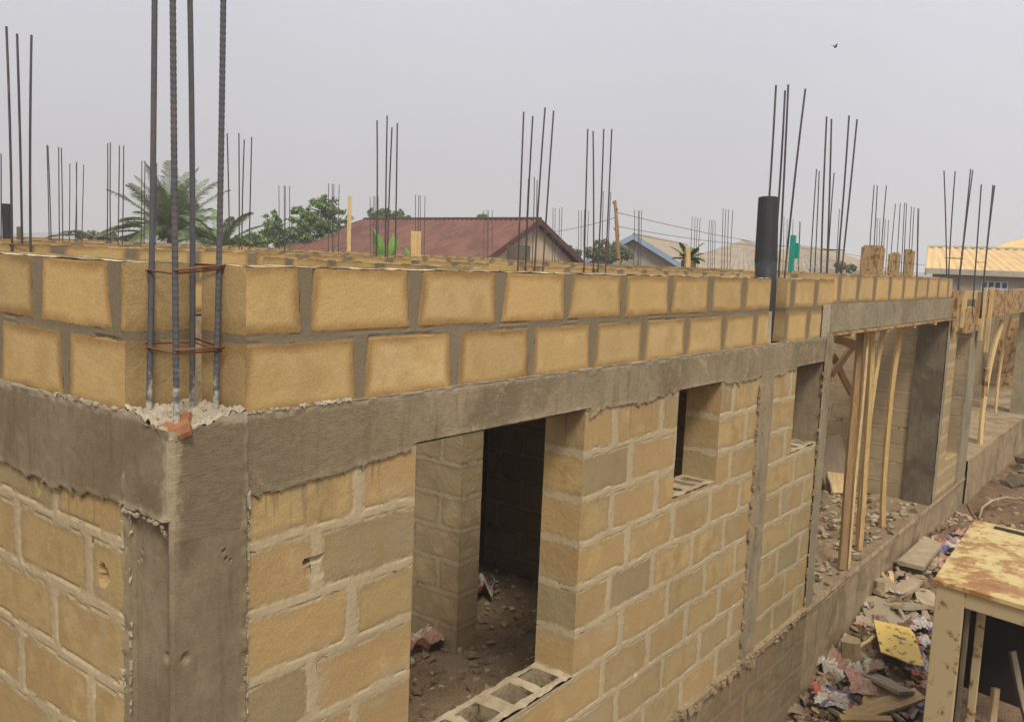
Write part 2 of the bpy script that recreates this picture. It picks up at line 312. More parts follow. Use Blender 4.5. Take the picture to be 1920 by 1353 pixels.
# ---- facade block wall below the ring beam (y = 0), with its window openings
BEDS = [-.225-.255*k for k in range(10)]
EV = [.80, 2.78, 3.33, 3.87, 4.42, 5.55, 6.08]; OD = [.59, 2.98, 3.56, 4.12, 4.66, 5.80]
rows = []
for k in range(12):
    J = [x+(vnoise(np.array([k*3.3+x]), np.array([x*2.]), 0, 3)[0]-.5)*.05 for x in (EV if k % 2 == 0 else OD)]
    rows.append((-.225-.255*(k+1), -.225-.255*k, J, .056))
PLO = Pattern(rows, .042, 21, 0, .85)
HOLES = [(1.13, 2.45, -1.755, -.2), (3.55, 4.2, -.94, -.2), (5.68, 6.34, -.96, -.2)]
def keepF(u, v):
    k = np.ones(u.shape, bool)
    for (a, b, c, d) in HOLES: k &= ~((u > a) & (u < b) & (v > c) & (v < d))
    return k
PITS = [(.555, -.60, .022, .012, .10), (.60, -.60, .035, .010, .02), (.60, -.64, .05, .04, .005), (3.86, -.35, .012, .012, .02), (1.9, -2.2, .02, .02, .02), (3.2, -2.0, .02, .02, .02)]
def dispF(u, v):
    sd, _, _ = PLO(u, v)
    m = np.clip(-sd/.008, 0, 1); g = np.exp(-(np.abs(sd)/.006)**2)
    return .002*m*(fbm(u*30, v*30, 0, 31, 3)*1.6) - .003*g*(vnoise(u*14, v*14, 0, 8) > .55) + rough(.0018, 40, 20)(u, v) + pits(u, v, PITS)
us = snap(np.concatenate([lerp_space(.27, 2.45, .0075, .012), lerp_space(2.45, 6.34, .012, .022)[1:]]), [h for H in HOLES for h in H[:2]]+[2.45])
vs = snap(lerp_space(-2.53, -.2, .011), [h for H in HOLES for h in H[2:3]])
mb = MB(); mb.grid(us, vs, (0, 0, 0), X, Z, NY, dispF, PLO.attrs, keepF)
# reveals: block ends seen in the thickness of the wall
def reveal(mb, x, z0, z1, facing, seed, y1=T):
    P = Pattern([(-.225-.255*(k+1), -.225-.255*k, [], .04) for k in range(12)], .036, seed, 0, .6)
    y = lerp_space(0, y1, .012); z = lerp_space(z0, z1, .012)
    mb.grid(y, z, (x, 0, 0), Y, Z, (facing, 0, 0), rough(.003, seed), P.attrs, flip=facing < 0)
reveal(mb, 1.13, -1.76, -.2, 1, 51); reveal(mb, 2.45, -1.76, -.2, -1, 52); reveal(mb, 3.55, -.94, -.2, 1, 53); reveal(mb, 4.2, -.94, -.2, -1, 54)
reveal(mb, 5.68, -.96, -.2, 1, 55); 
PIN = Pattern(auto_rows(-2.6, -.225, 0, 7), .036, 60, 0, .5)
mb.grid(snap(lerp_space(.27, 6.34, .05), [h for H in HOLES for h in H[:2]]), snap(lerp_space(-2.53, -.2, .03), [-1.755, -.94, -.96]), (0, T, 0), X, Z, Y, None, PIN.attrs, keepF, flip=True)
wall = mb.build('block_wall', M_LO, BLD)
mb = MB(); reveal(mb, 6.34, -.96, -.2, -1, 56); mb.build('window_jamb', M_COL, BLD)
# ---- hollow blocks with open cells: sills and the top of the parapet
def hollow_row(name, u0, u1, z0, z1, O, U, V, th, joints, faces=None, cell=.16, parent=BLD, skip_solid=None, mats=None, depth=.16, jig=.002):
    """top skin of a course of hollow blocks: webs with two open cells per block (cells are real wells)"""
    mb = MB(); sh = .045; seg = sorted([u0]+[j for j in joints if u0+.05 < j < u1-.05]+[u1])
    U_, V_ = np.array(U, float), np.array(V, float); O_ = np.array(O, float)
    ul = [u0]; cells = []
    for a, b in zip(seg[:-1], seg[1:]):
        w_ = b-a
        if w_ < .2: cells_ = [(a+.05, b-.05)] if w_ > .16 else []
        else:
            mid = (a+b)/2; cells_ = [(a+.06, mid-.035), (mid+.035, b-.06)]
        cells += cells_
    for a, b in cells: ul += [a, b]
    ul.append(u1); ul = np.array(sorted(set(ul)))
    uf = np.concatenate([np.linspace(a, b, max(2, int((b-a)/.03)+1))[:-1] for a, b in zip(ul[:-1], ul[1:])]+[[u1]])
    vf = np.concatenate([[0, sh*.5], np.linspace(sh, th-sh, 5), [th-sh*.5, th]])
    def incell(u, v):
        k = np.zeros(u.shape, bool)
        for a, b in cells: k |= (u > a) & (u < b)
        return ~(k & (v > sh) & (v < th-sh))
    dz = lambda u, v: z1 + jig*2*(fbm(u*18, v*18, 0, 77, 3)-.5)*2
    mb.grid(uf, vf, O, U, V, Z, dz, None, incell, flip=(np.cross(U_, V_)[2] < 0))
    for a, b in cells:                                        # well walls
        c0 = [(a, sh), (b, sh), (b, th-sh), (a, th-sh)]
        t = [O_+U_*p+V_*q_+np.array([0, 0, z1+.002]) for p, q_ in c0]; bo = [p-np.array([0, 0, depth]) for p in t]
        mb.add(t+bo, [(0, 1, 5, 4), (1, 2, 6, 5), (2, 3, 7, 6), (3, 0, 4, 7), (4, 5, 6, 7)], mi=1)
    return mb.build(name, mats or [M_RIM, M_IN], parent)
hollow_row('window_sill', 1.13, 2.45, 0, -1.745, (0, .002, 0), X, Y, T-.004, [1.40, 1.92], jig=.009, mats=[M_RUBB, M_IN])
hollow_row('window_sill', 3.55, 4.2, 0, -.935, (0, .002, 0), X, Y, T-.004, [3.87], jig=.006, mats=[M_RUBB, M_IN])
hollow_row('window_sill', 5.68, 6.34, 0, -.955, (0, .002, 0), X, Y, T-.004, [6.08], jig=.006, mats=[M_RUBB, M_IN])
# ---- parapet courses above the beam
UP_TOP = [.532+.5637*k for k in range(-1, 30)]; UP_LOW = [.804+.5600*k for k in range(-1, 30)]
def par_rows(top, low): return [(.25, .515, top, .066), (-.03, .25, low, .062)]
PUP = Pattern(par_rows(UP_TOP, UP_LOW), .034, 5, .055, .32)
def dispU(P, s=0, crack=True):
    def f(u, v):
        sd, _, _ = P(u, v); m = np.clip(-sd/.01, 0, 1)
        g = np.exp(-(np.abs(sd+.003)/.004)**2)*np.clip((vnoise(u*7, v*4, 0, 61+s)-.55)*5, 0, 1)+.005*m*(fbm(u*34, v*34, 3, 62+s, 3)-.45)
        return -.0015*m - .006*g + rough(.0009, 44+s, 22)(u, v)
    return f
topw = lambda u: .5+.006*(fbm(u*6, 0*u, 0, 91, 3)-.5)*2
def parapet(name, segs, x_end_faces):
    mb = MB()
    for (a, b, z0, z1, s0, s1, P) in segs:
        us = lerp_space(a, b, s0, s1); vs = lerp_space(z0, z1, min(.012, s1))
        mb.grid(us, vs, (0, 0, 0), X, Z, NY, dispU(P), P.attrs)
        mb.grid([a, b], np.linspace(z0, z1, 8), (0, T, 0), X, Z, Y, None, P.attrs, flip=True)
        for x, fc in ((a, -1), (b, 1)):
            PE = Pattern([(.25, .6, [], .05), (-.03, .25, [], .05)], .03, 70, 0, .3)
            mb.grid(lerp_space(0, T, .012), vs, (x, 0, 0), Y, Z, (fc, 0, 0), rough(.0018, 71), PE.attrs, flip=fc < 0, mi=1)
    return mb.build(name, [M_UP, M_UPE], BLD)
parapet('parapet_course', [(.277, 4.97, -.002, .5, .0075, .02, PUP)], None)
hollow_row('parapet_top', .277, 4.97, 0, .502, (0, 0, 0), X, Y, T, UP_TOP)
PUP2 = Pattern(par_rows([5.45, 6.0, 6.56], [5.35, 5.86, 6.3]), .034, 6, .04, .32)
parapet('parapet_course', [(5.32, 6.46, -.002, .5, .02, .02, PUP2)], None)
hollow_row('parapet_top', 5.32, 6.46, 0, .502, (0, 0, 0), X, Y, T, [5.88])
PUP3 = Pattern([(.285, .56, [6.62+.5637*k for k in range(10)], .075)], .02, 7, .05, .3)
parapet('parapet_course', [(6.462, 11.36, .285, .55, .02, .03, PUP3)], None)
hollow_row('parapet_top', 6.462, 11.36, 0, .552, (0, 0, 0), X, Y, T, [6.62+.5637*k for k in range(9)])
# mortar lump and end blocks beside the pipe gap
mb = MB(); mb.box((5.03, .13, .12), (.11, .24, .24), jit=.012); mb.build('mortar_joint', M_BEAM, BLD)
mb = MB(); mb.grid(lerp_space(6.18, 6.462, .015), lerp_space(-.002, .285, .012), (0, -.012, 0), X, Z, NY, rough(.007, 81), None)
mb.build('mortar_joint', M_BEAM, BLD)
# left wall parapet (x = 0)
PL = Pattern(par_rows([.905+.5637*k for k in range(-1, 30)], [.69+.5637*k for k in range(-1, 30)]), .034, 15, .05, .32)
PL.rows[0] = (.25, .515, PL.rows[0][2], .085)
mb = MB(); us = np.concatenate([lerp_space(.277, 2.2, .0075, .02), lerp_space(2.2, 15, .05, .3)[1:]]); vs = lerp_space(-.002, .5, .011)
mb.grid(us, vs, (0, 0, 0), Y, Z, NX, dispU(PL, 5), PL.attrs, flip=True)
mb.grid([.277, 15], [-.002, .5], (T, 0, 0), Y, Z, X, None, None)
PE = Pattern([(.25, .6, [], .05), (-.03, .25, [], .05)], .03, 72, 0, .3)
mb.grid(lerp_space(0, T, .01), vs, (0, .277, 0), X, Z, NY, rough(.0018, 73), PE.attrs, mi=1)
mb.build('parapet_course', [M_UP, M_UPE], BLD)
hollow_row('parapet_top', .277, 15, 0, .502, (0, 0, 0), Y, X, T, [.905+.5637*k for k in range(26)])
# ---- ring beams: a trowelled face whose lower edge runs ragged over the blocks
def beam_face(mb, us, vs, O, U, N, seed, ragged, proud, flip=False, keep=None, blend=False):
    def disp(u, v):
        e = ragged(u); t = np.clip((v-e)/.006, 0, 1)
        base = rough(.0022, seed, 5, .5)(u, v)+proud
        edge = np.exp(-((v-e-.012)/.012)**2)*.006*vnoise(u*40, v*10, 0, seed)
        topl = np.exp(-((v+.006)/.012)**2)*.012*np.clip(vnoise(u*22, v*6, 0, seed+2)-.35, 0, 1)
        d = t*(base+edge+topl)+(1-t)*(-.03)
        if blend: d = np.where(u < .30, .0055+(d-.0055)*np.clip((v+.40)/.16, 0, 1), d)
        else: d = d+t*.010*np.exp(-((v-e-.008)/.008)**2)*(u < .3)
        d = d*np.clip(u/.006, 0, 1); top = ct(u, 0*u); k = np.clip((.285-u)/.01, 0, 1); return (0*u, -k*np.clip(v-top, 0, None), d)
    mb.grid(us, vs, O, U, Z, N, disp, None, keep, flip=flip)
def ct(u, v):          # height of the rough column top
    r = np.minimum(u, v); return -.075+.075*np.clip(np.hypot(u, v)/.22, 0, 1)**.8 + .012*(fbm(u*40, v*40, 0, 121, 3)-.5)*2 + .008*np.exp(-((r-.008)/.012)**2)
def ragR(u):
    r = -.225-.035*np.clip((1.15-u)/.5, 0, 1)-.06*vnoise(u*6, 0*u, 0, 5)*np.clip((1.2-u)*2, .5, 1)-.025*fbm(u*17, 0*u, 0, 7, 5)-.16*np.clip(vnoise(u*33, 0*u, 4, 9)-.74, 0, 1)-.05*np.clip(vnoise(u*11, 0*u, 6, 9)-.55, 0, 1)
    for a, b in ((1.13, 2.45), (3.55, 4.2), (5.68, 6.34)): r = np.where((u > a-.03) & (u < b+.03), -.232, r)
    return np.where(u < .30, -.42, r)
mb = MB()
kb = lambda u, v: ~((v < -.231) & (((u > 1.13) & (u < 2.45)) | ((u > 3.55) & (u < 4.2)) | ((u > 5.68) & (u < 6.34))))
us = snap(np.concatenate([lerp_space(.0, 2.45, .008, .012), lerp_space(2.45, 6.56, .013, .02)[1:]]), [1.13, 2.45, 3.55, 4.2, 5.68, 6.34])
beam_face(mb, us, snap(lerp_space(-.40, .0, .007), [-.231]), (0, 0, 0), X, NY, 101, ragR, .009, keep=kb, blend=True)
nt_ = lambda a, b, c=1: rough(.005, 103)
mb.grid(lerp_space(.27, 6.56, .04), lerp_space(-.0, T+.01, .03), (0, 0, -.231), X, Y, (0, 0, -1), rough(.003, 104), None, flip=True)     # soffit
mb.grid(lerp_space(.27, 6.56, .03), lerp_space(-.014, .02, .012), (0, 0, -.003), X, Y, Z, rough(.004, 105, 20))
mb.grid([.27, 6.56], [-.24, 0], (0, T+.004, 0), X, Z, Y, flip=True)
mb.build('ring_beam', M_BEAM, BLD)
def ragL(u): return np.where(u < .27, -.335-.1*u*0+.008*vnoise(u*40, 0*u, 0, 3), -.31-.04*vnoise(u*3, 0*u, 1, 15)-.03*fbm(u*15, 0*u, 2, 17, 5)-.15*np.clip(vnoise(u*31, 0*u, 4, 19)-.74, 0, 1))
mb = MB(); us = np.concatenate([lerp_space(.0, 2.2, .008, .02), lerp_space(2.2, 15, .05, .3)[1:]])
beam_face(mb, us, lerp_space(-.42, 0., .008), (0, 0, 0), Y, NX, 111, ragL, .012, flip=True)
mb.grid(lerp_space(.27, 3, .03), lerp_space(-.014, .02, .012), (0, 0, -.003), Y, X, Z, rough(.004, 115, 20), flip=True)
mb.grid([.27, 15], [-.3, 0], (T, 0, 0), Y, Z, X)
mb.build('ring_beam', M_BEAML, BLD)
# ---- block wall of the left side
rowsL = []
for k in range(10):
    z1 = -.205-.268*k; J = [(.82 if k % 2 == 0 else .55)+.5637*j+(vnoise(np.array([k*2.3+j]), np.array([j*1.7]), 0, 33)[0]-.5)*.05 for j in range(-1, 26)]
    rowsL.append((z1-.268, z1, J, .05))
PLL = Pattern(rowsL, .046, 23, 0, .85)
def dispL(u, v):
    sd, _, _ = PLL(u, v); m = np.clip(-sd/.008, 0, 1); g = np.exp(-(np.abs(sd)/.006)**2)
    return .0022*m*(fbm(u*30, v*30, 0, 31, 3)*1.6) - .005*g*(vnoise(u*14, v*14, 0, 8) > .4) + rough(.002, 47, 20)(u, v) + pits(u, v, [(.44, -.62, .03, .04, .05), (.93, -.39, .012, .03, .03)])
mb = MB(); us = np.concatenate([lerp_space(.27, 2.2, .008, .02), lerp_space(2.2, 15, .05, .3)[1:]])
mb.grid(us, lerp_space(-2.53, -.2, .012), (0, 0, 0), Y, Z, NX, dispL, PLL.attrs, flip=True)
mb.grid(lerp_space(.27, 15, .1), lerp_space(-2.53, -.2, .04), (T, 0, 0), Y, Z, X, None, Pattern(auto_rows(-2.6, -.2, 0, 16), .036, 62).attrs)
mb.build('block_wall', M_LO, BLD)
# ---- corner column: two cast faces, a shallow formwork recess and a rough top
mb = MB()
def ct(u, v):          # height of the rough top, u along x, v along y
    r = np.minimum(u, v); return -.075+.075*np.clip(np.hypot(u, v)/.22, 0, 1)**.8 + .016*(fbm(u*40, v*40, 0, 121, 3)-.5)*2 + .012*np.exp(-((r-.008)/.012)**2)
def faceC(axis):
    def f(u, v):
        top = ct(u, 0*u); vz = np.where(v > -.03, top, v)
        d = rough(.0025, 122+axis, 6)(u, v) + .004
        d = d + .010*np.exp(-((u-.275)/.012)**2)*vnoise(u*30, v*30, 0, 124)*2 + pits(u, v, [(.19, -.47, .006, .006, .02), (.2, -.50, .006, .006, .02), (.215, -.505, .006, .006, .02), (.045, -.80, .02, .018, .012)])
        d = d*np.clip(u/.006, .0, 1)
        if axis == 1: d = d - .012*np.clip((u-.012)/.02, 0, 1)*(u < .235)*(v < -.335)
        return (0*u, vz-v, d)
    return f
mb.grid(lerp_space(0, .285, .006), snap(lerp_space(-3.3, 0, .010), [-.03]), (0, 0, 0), X, Z, NY, faceC(0))
mb.grid(lerp_space(0, .285, .006), snap(lerp_space(-3.3, 0, .010), [-.03]), (0, 0, 0), Y, Z, NX, faceC(1), flip=True)
mb.build('corner_column', M_COL, BLD)
mb = MB(); mb.grid(lerp_space(-.004, .28, .006), lerp_space(-.004, .28, .006), (0, 0, 0), X, Y, Z, lambda u, v: ct(u, v)+.002+.03*np.clip(fbm(u*60, v*60, 0, 131, 2)-.4, 0, 1))
for i in range(60):
    a = RNG.uniform(0.0, .27, 2); s_ = RNG.uniform(.004, .011); mb.box((a[0], a[1], float(ct(np.array([a[0]]), np.array([a[1]]))[0])+s_*.4), (s_*1.5, s_, s_), jit=s_*.35)
for i in range(70):                                            # pale crumbs along the beam shoulder
    t_ = RNG.uniform(.28, .75)**1.0; s_ = RNG.uniform(.004, .011); side = i % 2
    p = (t_, -.012, .002) if side else (-.012, t_, .002); mb.box(p, (s_*1.6, s_*1.3, s_), jit=s_*.4)
mb.build('rough_column_top', M_WHITE, BLD)
# drips and lumps of spilled mortar on both column edges
mb = MB()
for i in range(46):
    z = RNG.uniform(-2.2, -.28); s_ = RNG.uniform(.005, .014)
    if i % 2: mb.box((.283, -.014, z), (s_, s_*.8, s_*RNG.uniform(1, 4)), jit=s_*.35)
    else: mb.box((-.014, .283, z), (s_*.8, s_, s_*RNG.uniform(1, 3)), jit=s_*.35)
for i in range(230):
    z = -.25-RNG.uniform(0, 1.6)**1.3; s_ = RNG.uniform(.002, .006); mb.box((.283+RNG.normal(0, .004), -.010, z), (s_, s_*.8, s_*RNG.uniform(1, 4)), jit=s_*.4)
for i in range(60):
    y = RNG.uniform(.005, .275); s_ = RNG.uniform(.003, .008); mb.box((-.019, y, -.338-.03*(y < .05)*(.05-y)/.05+RNG.normal(0, .004)), (s_*.9, s_*1.8, s_), jit=s_*.4)
for i in range(40):
    z = -.33-RNG.uniform(0, 1.9); s_ = RNG.uniform(.003, .010); mb.box((-.010, .24+RNG.normal(0, .004), z), (s_*.8, s_, s_*RNG.uniform(1, 4)), jit=s_*.4)
mb.build('mortar_drips', M_WHITE, BLD)
# ---- slender columns cast against the facade
def pilaster(x0, x1, z0, z1, seed, m=M_CW, proud=.018, y0=0.):
    mb = MB()
    def f(u, v):
        e0 = x0+.012*(fbm(v*14, 0*v, 0, seed, 3)-.5)*2; e1 = x1+.012*(fbm(v*14, 0*v, 1, seed+3, 3)-.5)*2
        t = np.clip((u-e0)/.008, 0, 1)*np.clip((e1-u)/.008, 0, 1); return t*(proud+rough(.004, seed, 9)(u, v))-(1-t)*.02
    mb.grid(lerp_space(x0-.03, x1+.03, .012), lerp_space(z0, z1, .014), (0, y0, 0), X, Z, NY, f); mb.build('concrete_column', m, BLD)
pilaster(4.88, 5.16, -2.5, -.2, 141)
mb = MB(); mb.box((6.446, .135, -1.27), (.19, .262, 2.53)); 
mb.grid(lerp_space(6.335, 6.545, .01), lerp_space(-3.4, .03, .014), (0, -.012, 0), X, Z, NY, rough(.006, 151, 12)); mb.build('concrete_column', M_CW, BLD)
mb = MB()
for i in range(90):
    z = RNG.uniform(-2.5, -.3); s_ = RNG.uniform(.008, .022); xx = random.choice([4.87, 6.33, 6.33, 4.99])
    mb.box((xx+RNG.uniform(-.015, .015), -.016, z), (s_, s_, s_*RNG.uniform(1, 3)), jit=s_*.3)
mb.build('mortar_drips', M_CW, BLD)
# ---- lintel over the wide opening
mb = MB(); mb.grid(lerp_space(6.40, 11.40, .02), lerp_space(.03, .29, .012), (0, -.016, 0), X, Z, NY, rough(.005, 161, 8))
mb.grid([6.4, 11.4], [-.016, T], (0, 0, .03), X, Y, (0, 0, -1), flip=True); mb.grid([6.4, 11.4], [.03, .29], (0, T, 0), X, Z, Y, flip=True)
mb.grid([6.4, 11.4], [-.016, T], (0, 0, .288), X, Y, Z); mb.grid([-.016, T], [.03, .29], (11.4, 0, 0), Y, Z, X); mb.grid([-.016, T], [-.0, .29], (6.4, 0, 0), Y, Z, NX, flip=True)
mb.build('lintel', M_LINT, BLD)
# ---- plinth and floor slab edge
PPL = lambda u: -2.50+.012*(fbm(u*12, 0*u, 0, 171, 3)-.5)*2
mb = MB()
def dpl(u, v):
    lump = np.exp(-((v+2.535)/.03)**2)*.03*fbm(u*16, v*16, 0, 172, 3); return .03+lump+rough(.006, 173, 7)(u, v)-.0*u
PPB = Pattern(auto_rows(-3.9, -2.53, 0, 6.34, .255, phase=.3, jw=.05), .04, 28, 0, .9)
mb.grid(lerp_space(.0, 6.34, .02), lerp_space(-3.8, -2.49, .018), (0, 0, 0), X, Z, NY, dpl, PPB.attrs, mi=1)
mb.grid(lerp_space(6.34, 18.2, .025, .06), lerp_space(-3.8, -2.49, .022), (0, 0, 0), X, Z, NY, dpl)
mb.grid(lerp_space(.0, 6.34, .03), lerp_space(-.05, .02, .02), (0, 0, -2.492), X, Y, Z, rough(.006, 174, 20))
mb.grid(lerp_space(0, 15, .1), lerp_space(-3.8, -2.49, .05), (0, 0, 0), Y, Z, NX, dpl, flip=True)
mb.build('plinth', [M_PLIN, M_PLB], BLD)
mb = MB()
for i in range(120):
    x = RNG.uniform(2.6, 6.5); s_ = RNG.uniform(.01, .03); mb.box((x, -.045+RNG.uniform(-.01, .01), -2.50-abs(RNG.normal(0, .03))), (s_*1.4, s_, s_*RNG.uniform(.6, 2.4)), jit=s_*.3)
mb.build('mortar_drips', M_PLIN, BLD)
mb = MB(); 
def dsl(u, v): return .05*np.clip(fbm(u*2.2, v*2.2, 0, 181, 4)-.45, 0, 1)*np.clip((v-.15)/.4, 0, 1)*3+rough(.008, 182, 10)(u, v)-.02*np.exp(-(v+.03)/.05)
mb.grid(lerp_space(6.34, 11.36, .03), lerp_space(-.045, 4.1, .03), (0, 0, -2.545), X, Y, Z, dsl); mb.build('floor_slab', M_FLOOR, BLD)
mb = MB(); mb.grid(lerp_space(.25, 6.34, .03), lerp_space(T, 4.1, .03), (0, 0, -2.46), X, Y, Z, lambda u, v: .10*(fbm(u*1.6, v*1.6, 0, 191, 5)-.5)+.03*np.clip(fbm(u*9, v*9, 0, 192, 3)-.5, 0, 1))
mb.build('earth_floor', M_FLOOR, BLD)
# ---- inner walls
def wall_box(x0, y0, x1, y1, z0, z1, seed, step=.05, m=M_IN, mt=M_RIM, along='x', jw=.04, name='block_wall', top_joint=None):
    P = Pattern(auto_rows(z0, z1, min(x0, y0), max(x1, y1), .26 if z1 > .3 else .255, phase=(seed*.37) % 1, jw=jw), .034, seed, 0, .4)
    PB = Pattern(auto_rows(z0, z1, -50, -49), .034, seed, 0, .4); mb = MB(); zs = lerp_space(z0, z1, min(step, .05))
    R_ = rough(.004, seed)
    if along == 'x':
        us = lerp_space(x0, x1, step); mb.grid(us, zs, (0, y0, 0), X, Z, NY, R_, P.attrs); mb.grid(us, zs, (0, y1, 0), X, Z, Y, R_, P.attrs, flip=True)
        es = lerp_space(y0, y1, .05); mb.grid(es, zs, (x0, 0, 0), Y, Z, NX, R_, PB.attrs, flip=True); mb.grid(es, zs, (x1, 0, 0), Y, Z, X, R_, PB.attrs)
    else:
        us = lerp_space(y0, y1, step); mb.grid(us, zs, (x0, 0, 0), Y, Z, NX, R_, P.attrs, flip=True); mb.grid(us, zs, (x1, 0, 0), Y, Z, X, R_, P.attrs)
        es = lerp_space(x0, x1, .05); mb.grid(es, zs, (0, y0, 0), X, Z, NY, R_, PB.attrs); mb.grid(es, zs, (0, y1, 0), X, Z, Y, R_, PB.attrs, flip=True)
    mb.grid([x0, x1], [y0, y1], (0, 0, z1-.001), X, Y, Z, mi=1)
    return mb.build(name, [m, mt], BLD)
Q = .24
wall_box(3.40, 1.67, 3.64, 4.1, -2.6, -.23, 201, .025, along='y')
wall_box(5.12, T+.01, 5.36, 2.8, -2.6, -.02, 202, .04, along='y')
wall_box(3.64, 2.8, 11.34, 3.04, -2.6, -.02, 203, .04)
wall_box(11.40, .36, 11.64, 7.3, -2.6, -.02, 204, .03, along='y')
# upper courses of the inner walls (fresh blocks, stained joints)
def up_wall(x0, y0, x1, y1, along, seed, step=.04, z1=.50, low=-.02):
    a0, a1 = (x0, x1) if along == 'x' else (y0, y1)
    P = Pattern([(z1-.25, z1+.02, np.arange(a0+.1+(seed % 5)*.09, a1+.5, .5637), .075), (z1-.5, z1-.25, np.arange(a0-.2+(seed % 5)*.09, a1+.5, .5637), .07)], .03, seed, .05, .3)
    return P, a0, a1
def upper(x0, y0, x1, y1, along, seed, step=.04, z1=.50):
    P, a0, a1 = up_wall(x0, y0, x1, y1, along, seed, step, z1)
    mb = MB(); zs = lerp_space(z1-.52, z1, .03); us = lerp_space(a0, a1, step); tw = lambda u, v: rough(.003, seed)(u, v)
    if along == 'x':
        mb.grid(us, zs, (0, y0, 0), X, Z, NY, tw, P.attrs); mb.grid(us, zs, (0, y1, 0), X, Z, Y, None, P.attrs, flip=True)
        mb.grid([y0, y1], zs, (x0, 0, 0), Y, Z, NX, flip=True); mb.grid([y0, y1], zs, (x1, 0, 0), Y, Z, X)
        mb.build('parapet_course', M_UP, BLD); hollow_row('parapet_top', x0, x1, 0, z1+.001, (0, y0, 0), X, Y, y1-y0, list(P.rows[0][2]))
    else:
        mb.grid(us, zs, (x0, 0, 0), Y, Z, NX, tw, P.attrs, flip=True); mb.grid(us, zs, (x1, 0, 0), Y, Z, X, None, P.attrs)
        mb.grid([x0, x1], zs, (0, y0, 0), X, Z, NY); mb.grid([x0, x1], zs, (0, y1, 0), X, Z, Y, flip=True)
        mb.build('parapet_course', M_UP, BLD); hollow_row('parapet_top', y0, y1, 0, z1+.001, (x0, 0, 0), Y, X, x1-x0, list(P.rows[0][2]))
    return
upper(.27, 4.1, 5.3, 4.34, 'x', 301, z1=.525); upper(5.5, 2.8, 11.34, 3.04, 'x', 302, z1=.50)
upper(3.4, 1.67, 3.64, 4.09, 'y', 303, z1=.49); upper(5.32, 3.05, 5.56, 7.3, 'y', 304, z1=.51); upper(11.40, .36, 11.64, 7.3, 'y', 305, z1=.53)
upper(.27, 7.3, 24, 7.54, 'x', 306, .08, z1=.545); upper(.27, 11.1, 24, 11.34, 'x', 307, .1, z1=.55); upper(.0, 14.9, 24, 15.14, 'x', 308, .12, z1=.60)
upper(14.1, 3.1, 14.34, 7.3, 'y', 309, .08, z1=.55); upper(19.4, 3.1, 19.64, 7.3, 'y', 310, .1, z1=.55); upper(11.64, 2.8, 24, 3.04, 'x', 311, .08, z1=.56)
for (x0, y0, x1, y1, al, sd__) in ((.27, 4.1, 5.3, 4.34, 'x', 312), (5.32, 4.4, 5.56, 7.3, 'y', 313), (11.64, 2.8, 24, 3.04, 'x', 314), (.27, 7.3, 24, 7.54, 'x', 315), (.27, 11.1, 24, 11.34, 'x', 316), (0, 14.9, 24, 15.14, 'x', 317), (14.1, 3.1, 14.34, 7.3, 'y', 318), (19.4, 3.1, 19.64, 7.3, 'y', 319)):
    wall_box(x0, y0, x1, y1, -2.6, -.025, sd__, .12, along=al)
# slab added over the small store room to keep it dark inside
mb = MB(); mb.box((4.245, 1.53, -.11), (1.73, 2.5, .12)); mb.build('shade_slab', M_BEAM, BLD)
mb = MB(); mb.grid(lerp_space(3.66, 5.1, .03), lerp_space(-2.5, -.18, .03), (0, 2.785, 0), X, Z, NY, lambda u, v: rough(.004, 230)(u, v)+.006*np.sign(np.sin(u*22))); mb.build('store_shade_panel', M_DARKC, BLD)  # dark panel added at the back; the room's shade is in its colour
# plastered return and column at the right of the wide opening
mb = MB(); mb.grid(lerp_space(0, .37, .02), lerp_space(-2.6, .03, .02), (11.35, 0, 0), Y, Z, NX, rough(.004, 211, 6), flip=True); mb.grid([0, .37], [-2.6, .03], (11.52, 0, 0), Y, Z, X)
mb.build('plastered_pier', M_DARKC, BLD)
mb = MB(); mb.grid(lerp_space(11.35, 11.52, .02), lerp_space(-2.6, .03, .02), (0, -.01, 0), X, Z, NY, rough(.005, 212, 9)); mb.grid([11.35, 11.52], [-2.6, .03], (0, .37, 0), X, Z, Y, flip=True)
mb.build('concrete_column', M_LINT, BLD)
# ---- right wing of the facade: narrow block pier, window slot, column, porch
PR = Pattern([(-.12-.255*(k+1), -.12-.255*k, [11.2, 12.6] if k % 2 else [11.2, 12.9], .05) for k in range(10)], .07, 25, 0, .5)
mb = MB(); mb.grid(lerp_space(11.52, 12.02, .02), lerp_space(-2.6, -.1, .018), (0, 0, 0), X, Z, NY, rough(.005, 213), PR.attrs)
mb.grid(lerp_space(12.02, 12.86, .025), lerp_space(-2.6, -2.05, .02), (0, 0, 0), X, Z, NY, rough(.005, 214), PR.attrs)
mb.grid(lerp_space(0, .3, .03), lerp_space(-2.05, -.1, .02), (12.02, 0, 0), Y, Z, X, rough(.004, 215), PR.attrs)
mb.grid(lerp_space(12.02, 12.86, .04), lerp_space(0, .3, .04), (0, 0, -2.05), X, Y, Z, rough(.01, 216, 14), None)
mb.grid([11.52, 12.02], [-2.6, -.1], (0, .3, 0), X, Z, Y, flip=True); mb.build('block_wall', M_LO, BLD)
PB2 = Pattern(auto_rows(-2.6, 0, 0, 5, .3, jw=.0), .04, 26, 0, .4)
mb = MB(); mb.grid(lerp_space(0, .34, .03), lerp_space(-2.05, 0, .02), (12.86, 0, 0), Y, Z, NX, rough(.004, 217), PB2.attrs, flip=True); 
mb.grid(lerp_space(11.64, 12.86, .05), lerp_space(-2.6, 0, .03), (0, .9, 0), X, Z, NY, rough(.004, 218), PB2.attrs); mb.build('block_wall', M_IN, BLD)
